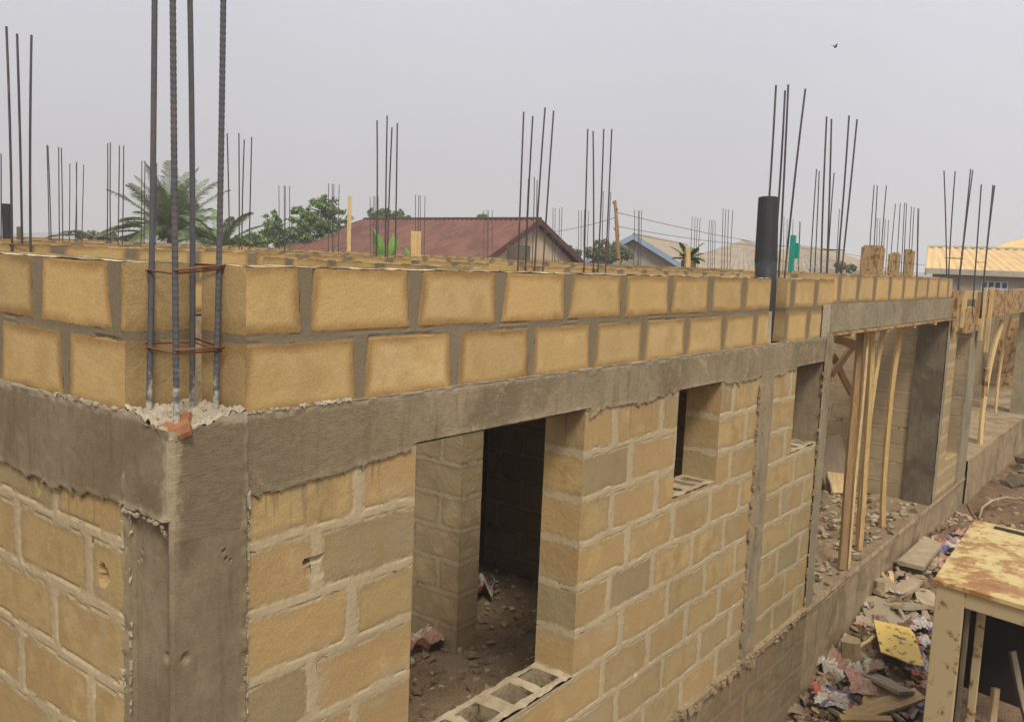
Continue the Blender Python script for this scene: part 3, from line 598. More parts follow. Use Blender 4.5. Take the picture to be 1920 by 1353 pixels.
mb = MB(); mb.grid(lerp_space(12.86, 13.45, .02), lerp_space(-3.3, .25, .02), (0, -.03, 0), X, Z, NY, rough(.006, 219, 9)); mb.grid([-.03, .34], [-3.3, .25], (13.45, 0, 0), Y, Z, X)
mb.grid([12.86, 13.45], [-3.3, .25], (0, .34, 0), X, Z, Y, flip=True); mb.grid([-.03, 0.], [-3.3, .25], (12.86, 0, 0), Y, Z, NX, flip=True); mb.build('concrete_column', M_LINT, BLD)
# porch inside: side wall, ledge and end column
PR3 = Pattern(auto_rows(-2.6, .1, 0, 5, .26), .035, 27, 0, .4)
mb = MB(); mb.grid(lerp_space(.3, 3, .05), lerp_space(-2.6, .0, .03), (26.0, 0, 0), Y, Z, NX, rough(.004, 220), PR3.attrs, flip=True)
mb.grid(lerp_space(13.45, 27, .08), lerp_space(-2.6, .0, .03), (0, 1.7, 0), X, Z, NY, rough(.004, 221), PR3.attrs); mb.build('block_wall', M_IN, BLD)
mb = MB(); mb.grid(lerp_space(13.45, 27.0, .08), lerp_space(-.06, 1.7, .08), (0, 0, -2.25), X, Y, Z, rough(.03, 222, 3)); mb.grid(lerp_space(13.45, 27.0, .08), lerp_space(-3.4, -2.25, .05), (0, -.06, 0), X, Z, NY, rough(.01, 223, 5))
mb.grid([-.06, 1.7], [-3.4, -2.25], (27.0, 0, 0), Y, Z, X); mb.build('porch_ledge', M_PLIN, BLD)
mb = MB(); mb.box((19.9, .12, -1.4), (.34, .34, 3.6)); mb.build('concrete_column', M_LINT, BLD)
for o_ in bpy.data.objects:
    if o_.name.startswith(('mortar_drips', 'rough_column_top')): o_['kind'] = 'stuff'
# ================================================================ GROUND
def gz(x, y):
    x = np.asarray(x, float); y = np.asarray(y, float)
    t = np.clip((x-6.0)/3.5, 0, 1); t = t*t*(3-2*t); b = -3.55+.50*t
    near = np.clip(1-np.hypot(x-9, y+2)/22, 0, 1)
    return b + near*(.16*(fbm(x*.9, y*.9, 0, 401, 4)-.5)+.10*(fbm(x*4, y*4, 0, 402, 3)-.5)) + .10*np.exp(-((y+.1)/.5)**2)*near
mb = MB()
gx = np.concatenate([[-900, -200, -60, -20, -8], lerp_space(-5, 4, .4, .15)[:-1], lerp_space(4, 18, .05, .12)[:-1], lerp_space(18, 40, .3, 2), [60, 120, 300, 900]])
gy = np.concatenate([[-900, -200, -60, -25, -12], lerp_space(-8, -3, .5, .12)[:-1], lerp_space(-3, .2, .05, .06)[:-1], lerp_space(.2, 18, .8, 2), [30, 60, 120, 300, 900]])
mb.grid(gx, gy, (0, 0, 0), X, Y, Z, lambda u, v: gz(u, v)); tag(mb.build('ground', M_SOIL, smooth=True), kind='structure')
def hills(name, pts, D, col, base=-3):
    mb = MB(); a0 = []
    P = [atd(x, y, D) for x, y in pts]; B = [np.array([p[0], p[1], base]) for p in P]
    back = [p+CF*30 for p in P]; Bb = [np.array([p[0], p[1], base]) for p in back]
    n = len(P); mb.add(P+B+back+Bb, [(i, i+1, n+i+1, n+i) for i in range(n-1)]+[(i, 2*n+i, 2*n+i+1, i+1) for i in range(n-1)]+[(3*n+i, 3*n+i+1, 2*n+i+1, 2*n+i) for i in range(n-1)])
    M = MT(name+'_mat', 1, 0); return tag(mb.build(name, M.col(M.mix(M.noise(.2, 4), col, tuple(c*1.15 for c in col)))), kind='structure')
hx = np.linspace(-500, 2500, 90)
hills('haze_ridge', [(x, 441+.0417*(x-60)+3*math.sin(x*.013)+2*math.sin(x*.037)-9*math.exp(-((x-80)/70)**2) ) for x in hx], 420, (.44, .45, .48))  # low ridge; distant haze is painted into its near-sky colour
# ================================================================ REBAR
BR = .0085
def ribbed(mb, P, r, rib=True):
    """a deformed bar: tube with raised ribs"""
    P = np.asarray(P, float); L_ = np.linalg.norm(P[-1]-P[0])
    if not rib: mb.tube(P, r, 7); return
    n = int(L_/.011); t = np.linspace(0, 1, n); seg = np.linspace(0, 1, len(P))
    Q_ = np.stack([np.interp(t, seg, P[:, i]) for i in range(3)], 1); rr = r*(1+rib*(np.arange(n) % 2)); mb.tube(Q_, rr, 10)
def curve_pts(a, b, bow, n=7):
    a = np.array(a); b = np.array(b); t = np.linspace(0, 1, n)[:, None]; return a+(b-a)*t+np.array(bow)*4*t*(1-t)
def cluster(label, D, bars, zb=-.02, r=BR, group='starter bars rising from the column positions', ribs=False, mat=None, ties=()):
    tops = [atd(x, y, D+dd) for (x, y, xb, dd) in bars]; bases = [atz(xb, D+dd, zb) for (x, y, xb, dd) in bars]
    c = np.mean(bases, 0); root = empty('rebar_cluster', c, label, 'rebar', group)
    for a, b in zip(bases, tops):
        mb = MB(); bow = RNG.uniform(-.012, .012, 3)*[1, 1, 0]; ribbed(mb, curve_pts(a, b, bow)-c, r, ribs); mb.build('bar', mat or M_BAR, root, smooth=not ribs)
    for zt in ties:
        P = []
        for a, b in zip(bases, tops):
            t = (zt-a[2])/(b[2]-a[2]); P.append(a+(b-a)*t-c)
        P = np.array(P); m = P.mean(0); ang = np.arctan2(P[:, 1]-m[1], P[:, 0]-m[0]); P = P[np.argsort(ang)]
        P = m+(P-m)*1.12; P = np.vstack([P, P[:1]]); mb = MB(); mb.tube(P, .0045, 5); mb.build('stirrup', M_TIE, root)
    return root
o4 = (-.08, .08, -.07, .07)
# nearest cage, standing in the notch of the corner column
root = empty('rebar_cluster', (.14, .14, -.03), 'four thick ribbed starter bars standing in the near corner notch with rusty ties', 'rebar', 'starter bars rising from the column positions')
NB = [((.045, .215), (288, 0)), ((.055, .06), (324, 0)), ((.20, .20), (353, 0)), ((.215, .085), (417, 0))]
near_lines = []
for i, ((bx_, by_), (tx, ty)) in enumerate(NB):
    a = np.array([bx_, by_, -.08]); Dn = (a-CAM)@CF; b = atd(tx, ty, Dn+[.02, 0, .03, .0][i]); b = b+(b-a)*.28
    near_lines.append((a, b)); mb = MB(); ribbed(mb, curve_pts(a, b, RNG.uniform(-.008, .008, 3)*[1, 1, 0], 9)-[.14, .14, -.03], .0098, [.03, .12, .03, .12][i]); mb.build('bar', M_BARN, root, smooth=False)
def on(i, z): a, b = near_lines[i]; t = (z-a[2])/(b[2]-a[2]); return a+(b-a)*t
for z, dz in ((.475, .012), (.215, -.008)):
    for k, off in enumerate((0, .012)):
        P = [on(0, z), on(1, z-.004), on(3, z+dz), on(2, z+.01), on(0, z+.012)]; m = np.mean(P, 0)
        P = np.array([m+(p-m)*(1.13+.06*k)+[0, 0, off*(k)] for p in P]); Q_ = np.vstack([P[0]+[-.02, -.03, 0], P, P[-1]+[.05, .0, .004]]) if k == 0 else P[1:4]
        mb = MB(); mb.tube(np.array(Q_)-[.14, .14, -.03], .004, 7); mb.build('stirrup', M_TIE, root, smooth=True)
C_ = cluster
C_('three tall starter bars at the far left edge of the picture, tied low down', 6.29, [(12, 50, 23, -.08), (32, 64, 43, .08), (59, 66, 60, 0)], ties=(.52,))
C_('single short starter bar cut by the left picture edge', 12.5, [(2, 288, 1, 0)])
C_('three thin bars right of the tall bars at the left edge', 13.9, [(88, 272, 93, -.1), (90, 273, 97, .1), (110, 276, 112, 0), (115, 277, 118, .1)])
C_('four short thin bars left of the two taller pairs beside the palm', 16.6, [(131, 307, 129, -.1), (144, 303, 138, .1), (143, 306, 145, 0), (157, 309, 152, .1)])
C_('two pairs of thin bars just left of the palm crown', 13.2, [(202, 269, 199, -.1), (207, 267, 208, .1), (224, 273, 220, -.1), (232, 273, 227, .1)])
C_('short bars sticking up through the left side of the palm crown', 15.7, [(266, 302, 263, -.1), (272, 302, 270, .1), (294, 306, 291, 0)])
C_('four bars between the near corner bars and the leafy tree', 11.55, [(426, 250, 431, -.08), (448, 250, 448, .08), (458, 262, 453, -.08), (472, 257, 466, .08)])
C_('short thin bars above the low left part of the leafy tree', 20, [(523, 348, 523, -.1), (533, 348, 533, .1), (535, 349, 534, -.1), (543, 349, 543, .1)])
C_('short thin bars above the crown of the leafy tree', 19.1, [(616, 344, 616, -.1), (623, 345, 623, .1), (626, 345, 626, -.1), (636, 346, 635, .1)])
C_('short thin bars behind the left end of the red roof ridge', 22.6, [(694, 369, 694, -.1), (701, 368, 701, .1), (703, 369, 702, -.1), (709, 368, 709, .1)])
C_('four tall bars in front of the left half of the red roof', 9.82, [(707, 226, 703, -.08), (726, 217, 722, .08), (735, 239, 724, -.07), (745, 231, 739, .08)])
C_('short thin bars rising over the middle of the red roof ridge', 21.5, [(779, 365, 780, -.1), (785, 366, 785, .1), (788, 367, 788, -.1), (797, 368, 795, .1)])
C_('very short far bars over the right half of the red roof ridge', 26.9, [(907, 394, 907, -.1), (913, 393, 912, .1), (916, 394, 915, -.1), (923, 394, 923, .1)])
C_('four tall right-leaning bars in front of the cream gable, tied at the foot', 8.76, [(982, 210, 968, -.08), (999, 218, 983, .08), (1022, 202, 998, -.07), (1038, 208, 1012, .08)], ties=(.50,))
C_('shorter bars behind the tall tied ones at the red roof end', 15.9, [(991, 335, 983, -.1), (993, 336, 985, .1), (1002, 332, 995, -.1), (1007, 338, 1003, .1)])
C_('four short thin bars just right of the cream gable', 24.4, [(1037, 389, 1035, -.1), (1041, 390, 1039, .1), (1049, 391, 1046, -.1), (1054, 388, 1049, .1)])
C_('four short bars over the small shrub right of the cream gable', 24.9, [(1085, 394, 1083, -.1), (1090, 395, 1088, .1), (1096, 393, 1095, -.1), (1104, 395, 1100, .1)])
C_('four tall bars left of the knotted crooked pole', 9.75, [(1102, 242, 1093, -.08), (1112, 246, 1112, .08), (1132, 242, 1116, -.07), (1147, 242, 1131, .08)])
C_('two thinner bars standing among the tall four left of the crooked pole', 18, [(1131, 358, 1126, -.1), (1145, 360, 1137, .1), (1142, 415, 1139, 0)])
C_('four thin bars at the ridge of the blue-edged roof', 23.8, [(1190, 393, 1186, -.1), (1197, 394, 1195, .1), (1199, 395, 1197, -.1), (1203, 394, 1200, .1)])
C_('four thin bars above the spiky plant with a wooden stake', 26.2, [(1298, 406, 1293, -.1), (1303, 408, 1299, .1), (1308, 408, 1303, -.1), (1313, 409, 1307, .1)])
C_('short thin bars left of the grey hip roof peak', 27, [(1330, 412, 1327, -.1), (1334, 413, 1331, .1), (1337, 412, 1335, -.1), (1341, 413, 1338, .1)])
C_('four thin bars just left of the black pipe sleeve', 22.1, [(1356, 391, 1353, -.1), (1361, 392, 1358, .1), (1366, 393, 1363, -.1), (1374, 394, 1367, .1)])
C_('four tallest bars on the right wall, three of them running into the black sleeve', 7.12, [(1455, 160, 1421, -.08), (1472, 170, 1437, .08), (1478, 159, 1452, -.05), (1510, 167, 1460, .08)], zb=-.05)
C_('four tall leaning bars right of the black sleeve with an oval tie at half height', 8.4, [(1550, 219, 1537, -.08), (1559, 223, 1545, .08), (1592, 217, 1558, -.07), (1607, 224, 1566, .08)], zb=.0, ties=(.78,))
C_('thinner bars mixed in behind the oval tied cluster', 12.8, [(1531, 317, 1515, -.1), (1536, 321, 1523, .1), (1564, 324, 1548, -.1), (1555, 392, 1546, .1)])
C_('far thin bar at the right foot of the oval tied cluster', 20.3, [(1574, 392, 1564, 0), (1578, 395, 1569, .1)])
C_('short thin bars beside the green post behind the black sleeve', 24.8, [(1470, 405, 1466, -.1), (1476, 411, 1473, .1), (1487, 412, 1484, -.1), (1499, 415, 1495, .1), (1501, 416, 1497, .0)])
C_('three bars coming out of the widest rusty formwork box', 14.6, [(1639, 347, 1624, -.1), (1645, 348, 1631, .1), (1662, 348, 1646, 0)])
C_('short thin bars between the widest and the small formwork box', 23, [(1645, 409, 1638, -.1), (1650, 410, 1644, .1), (1660, 411, 1651, -.1), (1666, 412, 1657, .1)])
C_('bars coming out of the small formwork box', 18, [(1679, 382, 1664, -.1), (1688, 381, 1675, .1), (1696, 380, 1686, -.1), (1700, 381, 1691, .1)])
C_('bars coming out of the rightmost formwork box', 18.9, [(1709, 387, 1699, -.1), (1714, 389, 1706, .1), (1721, 390, 1717, -.1), (1723, 391, 1719, .1)])
C_('bars in front of the yellow roof, two of them splayed apart, with a short tie', 12.1, [(1770, 320, 1775, -.1), (1791, 321, 1776, .1), (1820, 317, 1790, -.1), (1824, 319, 1793, .1)], zb=.1, ties=(.83,))
C_('two bars at the right end of the row in front of the yellow roof', 12.6, [(1840, 346, 1822, -.05), (1862, 347, 1837, .05), (1865, 348, 1839, .09)], zb=.0, r=.010, ties=(.80,))
# columns under the bars, inside the building
for k, (cx_, cy_) in enumerate([(5.44, 7.42), (5.44, 11.2), (11.52, 7.42), (11.52, 11.2), (14.2, 7.4), (14.2, 11.2), (19.5, 7.4), (19.5, 11.2)]):
    mb = MB(); mb.box((cx_, cy_, -1.3), (.27, .27, 2.6)); mb.build('concrete_column', M_COL, BLD)
# ================================================================ BLACK SLEEVES
c0 = atd(1441, 371, 7.05); c1 = atd(1436, 492, 7.05); c2 = np.array([5.17, .10, .22]); c3 = np.array([5.175, .10, -.02])
root = empty('pipe_sleeve', c3, 'black plastic pipe sleeve leaning in the gap between two blocks on the right wall', 'pipe')
mb = MB(); P = [c0, c0+(c1-c0)*.5, c1]; mb.tube(np.array(P)-c3, [.080, .085, .090], 24)
mb.build('sleeve', M_BLACK, root, smooth=False)
mb = MB(); mb.tube(np.array([c1+[0, 0, .01], c1+(c2-c1)*.35, c2, c3])-c3, [.088, .082, .068, .058], 14); mb.build('wrapped_foot', M_BLACK, root, smooth=True)
mb = MB(); a = atd(12, 382, 13.4); mb.tube([[a[0], a[1], -.02], a], .065, 12); tag(mb.build('pipe_sleeve', M_BLACK), 'short black pipe standing behind the wall at the left edge', 'pipe')
mb = MB(); a = atd(37, 425, 15); mb.tube([[a[0], a[1], -.02], a], [.06, .05], 9); tag(mb.build('concrete_stub', M_DARKC), 'small dark stub poking up right of the short black pipe', 'stub')
# ================================================================ TIMBER
def plank(name, p0, p1, wd, th, m, label=None, cat=None, group=None, parent=None, tw=0., bend=0., face=None):
    p0 = np.array(p0, float); p1 = np.array(p1, float); L_ = np.linalg.norm(p1-p0); z = (p1-p0)/L_
    f = np.array(face if face is not None else (-.6, -.8, 0), float); y = f-z*(f@z); y /= np.linalg.norm(y); x = np.cross(y, z)
    n = max(4, int(L_/.12)); mb = MB(); V = []; F = []
    ph = RNG.uniform(0, 6)
    for i in range(n+1):
        t = i/n; a = tw*t; bx_ = bend*4*t*(1-t)+.004*math.sin(9*t+ph); ww = wd/2*(1+.05*math.sin(7*t+ph)); 
        for (sx, sy) in ((-1, -1), (1, -1), (1, 1), (-1, 1)):
            u_, v_ = sx*ww, sy*th/2; V.append((u_*math.cos(a)-v_*math.sin(a)+bx_, u_*math.sin(a)+v_*math.cos(a), t*L_))
    for i in range(n):
        for j in range(4): F.append((i*4+j, i*4+(j+1) % 4, (i+1)*4+(j+1) % 4, (i+1)*4+j))
    F += [(3, 2, 1, 0), tuple(n*4+j for j in range(4))]; mb.add(V, F); o = mb.build(name, m, parent)
    Mx = Matrix([[x[0], y[0], z[0], p0[0]], [x[1], y[1], z[1], p0[1]], [x[2], y[2], z[2], p0[2]], [0, 0, 0, 1]])
    o.matrix_world = Mx if parent is None else Matrix.Translation(-parent.location) @ Mx
    return tag(o, label, cat, group)
G_P = 'timber props under the lintel'
fl = -2.53
b0 = at(1577, 1066, 2, fl); plank('timber_prop', b0, at(1614, 620, 1, .16), .08, .04, M_WOODR, 'thick brown timber prop standing nearest in the wide opening', 'prop', G_P)
plank('timber_prop', b0+[.06, -.05, .0], at(1628, 617, 1, .08), .028, .03, M_WOODP, 'thin pale strip nailed along the thick brown prop', 'prop', G_P)
b1 = at(1611, 1030, 2, fl); plank('timber_prop', b1, at(1636, 618, 1, .14), .055, .035, M_WOOD, 'bright yellow timber prop behind the thick brown one, straight and wide', 'prop', G_P, bend=-.02)
plank('timber_prop', b1+[.07, .04, 0], at(1657, 616, 1, .12), .045, .03, M_WOODP, 'bowed yellow prop whose top leans furthest right of the bunch', 'prop', G_P, bend=.05)
plank('timber_prop', at(1655, 987, 2, fl), at(1690, 610, 1, .14), .055, .04, M_WOOD, 'slim yellowish brown prop standing alone right of the bunched props', 'prop', G_P, bend=.06)
plank('soffit_board', (6.52, .10, .012), (11.35, .10, .012), .30, .022, M_FORM, 'thin formwork board still stuck under the long lintel', 'board', face=(0, 0, -1))
for x_ in (7.0, 8.2, 9.35, 10.4): plank('soffit_batten', (x_, -.05, -.015), (x_, .3, -.015), .05, .03, M_WOOD, {7.0: 'first short batten under the lintel from the near column', 8.2: 'second short batten under the lintel, above the bunched props', 9.35: 'third short batten under the lintel, near the lone prop', 10.4: 'last short batten under the lintel before the dark pier'}[x_], 'batten', 'short battens under the lintel', face=(0, 0, -1))
G_B = 'crossed braces behind the props'
plank('timber_brace', at(1559, 702, 1, .6), at(1603, 645, 1, .6), .07, .04, M_WOODR, 'dark brace rising right behind the props', 'brace', G_B)
plank('timber_brace', at(1561, 665, 1, .7), at(1596, 738, 1, .7), .07, .04, M_WOODR, 'dark brace falling right behind the props', 'brace', G_B)
plank('timber_beam', at(1562, 632, 1, .5), at(1606, 648, 1, .5), .09, .07, M_WOODR, 'dark horizontal beam under the left end of the lintel', 'beam')
# stacked form boards leaning in the room
lb = at(1572, 918, 2, -2.5); plank('leaning_board', lb, at(1552, 822, 1, lb[1]+.15), .42, .03, M_GREYW, 'pale board leaning in the room behind the props', 'board', 'boards leaning in the wide room')
lb = at(1580, 925, 2, -2.5); plank('leaning_board', lb, at(1566, 868, 1, lb[1]+.2), .36, .03, M_WOODP, 'small pale board leaning at the foot of the taller leaning board', 'board', 'boards leaning in the wide room')
# formwork boxes seen over the right wall
def formbox(x0, x1, yt, yb, D, label):
    a = atd(x0, yt, D); b = atd(x1, yt, D); wd = np.linalg.norm(b-a); c = (a+b)/2; zt = c[2]; zb_ = -.02
    root = empty('formwork_box', (c[0], c[1], zb_), label, 'formwork', 'wooden column boxes behind the right wall')
    h = zt-zb_; r_ = wd/2*.70
    for i, (dx, dy) in enumerate(((0, -1), (-1, 0), (0, 1), (1, 0))):
        plank('board', (c[0]+dx*r_, c[1]+dy*r_, zb_), (c[0]+dx*r_, c[1]+dy*r_, zt-RNG.uniform(0, .05)), (2*r_+.02) if dx == 0 else 2*r_-.03, .025, M_FORM, parent=root, face=(dx, dy, 0.001))
formbox(1616, 1660, 459, 508, 14.4, 'widest rusty brown column box behind the right wall'); formbox(1667, 1689, 473, 508, 17.9, 'small column box right of the widest one'); formbox(1697, 1716, 467, 510, 18.7, 'narrow column box at the right end of the three')
# formwork at the right wing
root = empty('beam_formwork', (12.4, 0, .1), 'wooden beam formwork boxed round the top of the narrow pier', 'formwork')
plank('board', (11.56, -.05, -.16), (11.56, -.05, .40), .24, .03, M_FORM, parent=root, face=(0, -1, 0))
plank('board', (11.98, -.055, -.12), (11.98, -.055, .36), .2, .03, M_WOODP, parent=root, face=(0, -1, 0))
plank('board', (12.0, -.075, -.02), (12.95, -.075, -.02), .36, .03, M_FORM, parent=root, face=(0, -1, 0))
plank('board', (12.0, .20, .18), (13.3, .20, .18), .40, .03, M_FORM, parent=root, face=(0, -1, 0))
plank('board', (13.2, -.09, -.35), (13.2, -.09, .42), .16, .04, M_WOODP, parent=root, face=(0, -1, 0))
plank('stud', (12.75, -.10, -.1), (12.75, -.10, .38), .06, .05, M_WOOD, parent=root, face=(0, -1, 0))
root = empty('porch_formwork', (15.5, 0, .2), 'long wooden lintel formwork over the porch opening at the right edge', 'formwork')
plank('board', (13.45, -.07, .18), (26, -.07, .22), .40, .03, M_FORM, parent=root, face=(0, -1, 0)); plank('board', (13.45, .10, .0), (26, .10, .06), .32, .03, M_WOODP, parent=root, face=(0, 0, -1))
plank('board', (13.45, .28, .18), (26, .28, .22), .38, .03, M_WOODP, parent=root, face=(0, -1, 0)); plank('stud', (13.6, -.12, -.55), (13.62, -.12, .45), .07, .05, M_WOODP, parent=root, face=(0, -1, 0))
G_Q = 'slanting props in the porch'
plank('porch_prop', at(1838, 850, 1, .05), at(1880, 600, 1, .05), .07, .05, M_WOODP, 'long slanting prop nearest the column in the porch', 'prop', G_Q, bend=.12)
plank('porch_prop', at(1836, 855, 1, .12), at(1850, 690, 1, .12), .08, .05, M_FORM, 'short upright prop inside the porch', 'prop', G_Q)
plank('porch_prop', at(1866, 790, 1, .5), at(1895, 590, 1, .5), .05, .04, M_WOODP, 'thin pale prop in the middle of the porch', 'prop', G_Q, bend=.08)
for i, (xa, xb, lab) in enumerate(((1870, 1893, 'wide reddish board standing inside the porch'), (1895, 1918, 'second reddish board standing inside the porch, at the right edge'))):
    a = at((xa+xb)/2, 805, 1, 1.1); b = at((xa+xb)/2+14, 600, 1, 1.1); plank('standing_board', a, b, .62, .03, M_FORM, lab, 'board', 'reddish boards in the porch', face=(-.7, -.7, 0))
# wooden stakes in the courtyard
plank('wooden_pole', atz(653, 24, .2), atd(656, 368, 24), .10, .08, M_WOODP, 'yellowish wooden pole standing in front of the left slope of the red roof', 'pole')
plank('form_post', atz(779, 15, .2), atd(779, 434, 15), .17, .10, M_WOOD, 'short orange wooden post in front of the red roof', 'post')
plank('wooden_stake', atz(1289, 19, .3), atd(1289, 466, 19), .10, .08, M_WOOD, 'short yellow stake standing in the spiky plant', 'post')
# knotted crooked pole
P = [atd(x, y, 21) for x, y in ((1160, 486), (1158, 460), (1157, 430), (1155, 400), (1153, 376))]; mb = MB(); mb.tube(P, [.05, .045, .05, .04, .035], 8)
for i in range(9): p = P[0]+(P[-1]-P[0])*(i/9+.05); mb.tube([p, p+[RNG.uniform(-.07, .07), RNG.uniform(-.07, .07), .05]], [.035, .02], 6)
tag(mb.build('crooked_pole', M_WOODR), 'crooked brown pole with knots, in front of the green bush', 'pole')
mb = MB(); mb.box(atd(1486, 466, 20)-[0, 0, .2], (.11, .1, 1.0)); mb.box(atd(1490, 470, 20)+[.09, 0, 0], (.07, .12, .35)); M_ = MT('green_paint', .5); tag(mb.build('green_post', M_.col((.01, .30, .22))), 'bright teal green post behind the black sleeve', 'post')
# ================================================================ BIRD
root_p = atd(1566, 87, 30)
mb = MB(); r_ = CR; u_ = CU
def bp(a, b, c=0): return np.array(r_)*a+np.array(u_)*b+CF*c
mb.tube([bp(-.05, -.02, -.02), bp(-.02, -.025), bp(.03, -.02), bp(.07, -.005)], [.012, .034, .03, .01], 8)
for s_, tip in ((-1, (-.13, .035, .05)), (1, (.085, .075, -.05))):
    m_ = (tip[0]*.5, tip[1]*.6+.02, tip[2]*.5); Pq = [bp(-.02, -.01), bp(.04, -.01), bp(m_[0]+.03, m_[1], m_[2]), bp(*tip), bp(m_[0]-.025, m_[1]-.005, m_[2])]
    lo = [p-np.array(u_)*.008 for p in Pq]; mb.add(Pq+lo, [(0, 1, 2, 4), (4, 2, 3), (9, 7, 6, 5), (8, 7, 9), (0, 5, 6, 1), (1, 6, 7, 2), (2, 7, 8, 3), (3, 8, 9, 4), (4, 9, 5, 0)])
tag(mb.build('bird', M_BLACK, origin=root_p*0), 'small dark bird flying high in the grey sky', 'bird').location = Vector([float(c) for c in root_p])
# ================================================================ CLAY PIECE on the column
def shell(name, c, pts, th, m, label, cat, group=None, rot=(0, 0, 0), curve=0., parent=None):
    """a slab with an outline (list of xy), thickness and optional cylindrical curl"""
    from mathutils import Euler
    n = len(pts); V = []
    for s_ in (-1, 1):
        for x, y in pts: V.append((x, y, s_*th/2+curve*x*x))
    cn_ = [(0, 0, -th/2), (0, 0, th/2)]; V += cn_
    F = [(2*n, (i+1) % n, i) for i in range(n)]+[(2*n+1, n+i, n+(i+1) % n) for i in range(n)]+[(i, (i+1) % n, n+(i+1) % n, n+i) for i in range(n)]
    mb = MB(); mb.add(V, F); o = mb.build(name, m, parent); o.location = Vector([float(t) for t in c]); o.rotation_euler = Euler([math.radians(t) for t in rot])
    return tag(o, label, cat, group)
M_CLAY = MT('clay'); n_ = M_CLAY.noise(14, 4); M_CLAY = M_CLAY.col(M_CLAY.mix(M_CLAY.mr(n_, .35, .7), (.36, .165, .07), (.24, .105, .045)))
cl = empty('clay_shard', (.06, .045, -.045), 'orange broken clay piece lying at the foot of the near bars', 'shard')
o = shell('shard', (0, 0, 0), [(-.012, -.07), (.028, -.07), (.03, -.02), (.02, .02), (.035, .06), (.0, .075), (-.03, .04), (-.022, 0)], .016, M_CLAY, None, None, rot=(18, -22, -38), curve=3, parent=cl); o.location = (.0, -.01, .02)
o = shell('shard_edge', (0, 0, 0), [(-.05, -.012), (.04, -.014), (.05, .01), (-.02, .02)], .02, M_CLAY, None, None, rot=(70, 12, -52), parent=cl); o.location = (-.028, .005, .012)
# ================================================================ DEBRIS
def chunk(mb, c, s_, seed=0, flat=.6):
    import mathutils
    n = 12; P = RNG.normal(0, 1, (n, 3)); P /= np.linalg.norm(P, axis=1)[:, None]; P *= np.array([1, 1, flat])*s_*RNG.uniform(.75, 1.1, (n, 1))
    bm = bmesh.new()
    for p in P: bm.verts.new(p)
    r = bmesh.ops.convex_hull(bm, input=bm.verts); bm.verts.index_update(); V = [v.co[:] for v in bm.verts]; F = [[v.index for v in f.verts] for f in bm.faces]; bm.free()
    mb.add(np.array(V)+c, F)
import bmesh
def rubble(name, n, fx, fy, fz, s0, s1, m):
    mb = MB()
    for i in range(n):
        x, y = fx(), fy(); chunk(mb, (x, y, fz(x, y)), RNG.uniform(s0, s1)*RNG.uniform(.6, 1))
    return tag(mb.build(name, m), kind='stuff')
U = RNG.uniform
rubble('rubble', 420, lambda: U(1.8, 5.6), lambda: U(.35, 3.0), lambda x, y: -2.45+.10*(float(fbm(np.array([x*1.6]), np.array([y*1.6]), 0, 191, 5)[0])-.5), .02, .09, M_FLOOR)
rubble('rubble', 260, lambda: U(1.8, 5.0), lambda: U(.35, 2.6), lambda x, y: -2.44, .015, .06, M_RUBB)
rubble('rubble', 700, lambda: U(6.6, 11.2), lambda: U(.1, 2.6), lambda x, y: -2.53+.04*(y > .5), .015, .07, M_RUBB)
rubble('rubble', 300, lambda: U(6.6, 11.2), lambda: U(.05, 2.6), lambda x, y: -2.53+.03*(y > .5), .02, .09, M_DARKC)
rubble('rubble', 620, lambda: U(5.0, 12), lambda: -abs(RNG.normal(0, .42))-.05, lambda x, y: float(gz(x, y))+U(0, .05), .03, .13, M_SOIL)
rubble('rubble', 300, lambda: U(5.5, 11), lambda: -abs(RNG.normal(0, .40))-.06, lambda x, y: float(gz(x, y))+U(.02, .08), .02, .10, M_PLIN)
rubble('rubble', 700, lambda: U(5.0, 13), lambda: -abs(RNG.normal(0, .55))-.04, lambda x, y: float(gz(x, y)), .015, .075, M_RUBB)
rubble('rubble', 420, lambda: U(11, 22), lambda: U(-3, -.05), lambda x, y: float(gz(x, y)), .02, .12, M_SOIL)
rubble('rubble', 260, lambda: U(11.5, 22), lambda: U(-2.4, -.1), lambda x, y: float(gz(x, y)), .02, .10, M_PLIN)
def bag_mat(name, cols, sc_=6):
    M = MT(name, .55, .3); n = M.noise(sc_, 1, .5, dist=1.2); n2 = M.noise(sc_*.8, 1, .5, vec=M.map((1, 1.7, 1), (3, 1, 2)), dist=.8); nf = M.noise(40, 4)
    c = M.mix(M.mr(n, .53, .55, smooth=False), cols[0], cols[1]); c = M.mix(M.mr(n2, .57, .59, smooth=False), c, cols[2]); c = M.mix(M.mr(nf, .42, .68, 0., .75), c, (.26, .19, .12)); c = M.scale(c, .85)
    M.bump(nf, .5, .01); return M.col(c)
BG1 = bag_mat('bag_red_white', [(.60, .55, .47), (.55, .12, .06), (.10, .12, .22)], 4); BG2 = bag_mat('bag_white', [(.60, .56, .47), (.50, .44, .34), (.40, .22, .14)], 5)
BG3 = bag_mat('bag_pink', [(.62, .36, .26), (.66, .48, .38), (.55, .26, .18)], 8); BG4 = bag_mat('bag_blue', [(.60, .55, .5), (.14, .15, .32), (.50, .14, .08)], 4)
BG5 = bag_mat('rag_brown', [(.30, .21, .14), (.36, .27, .18), (.24, .12, .09)], 6)
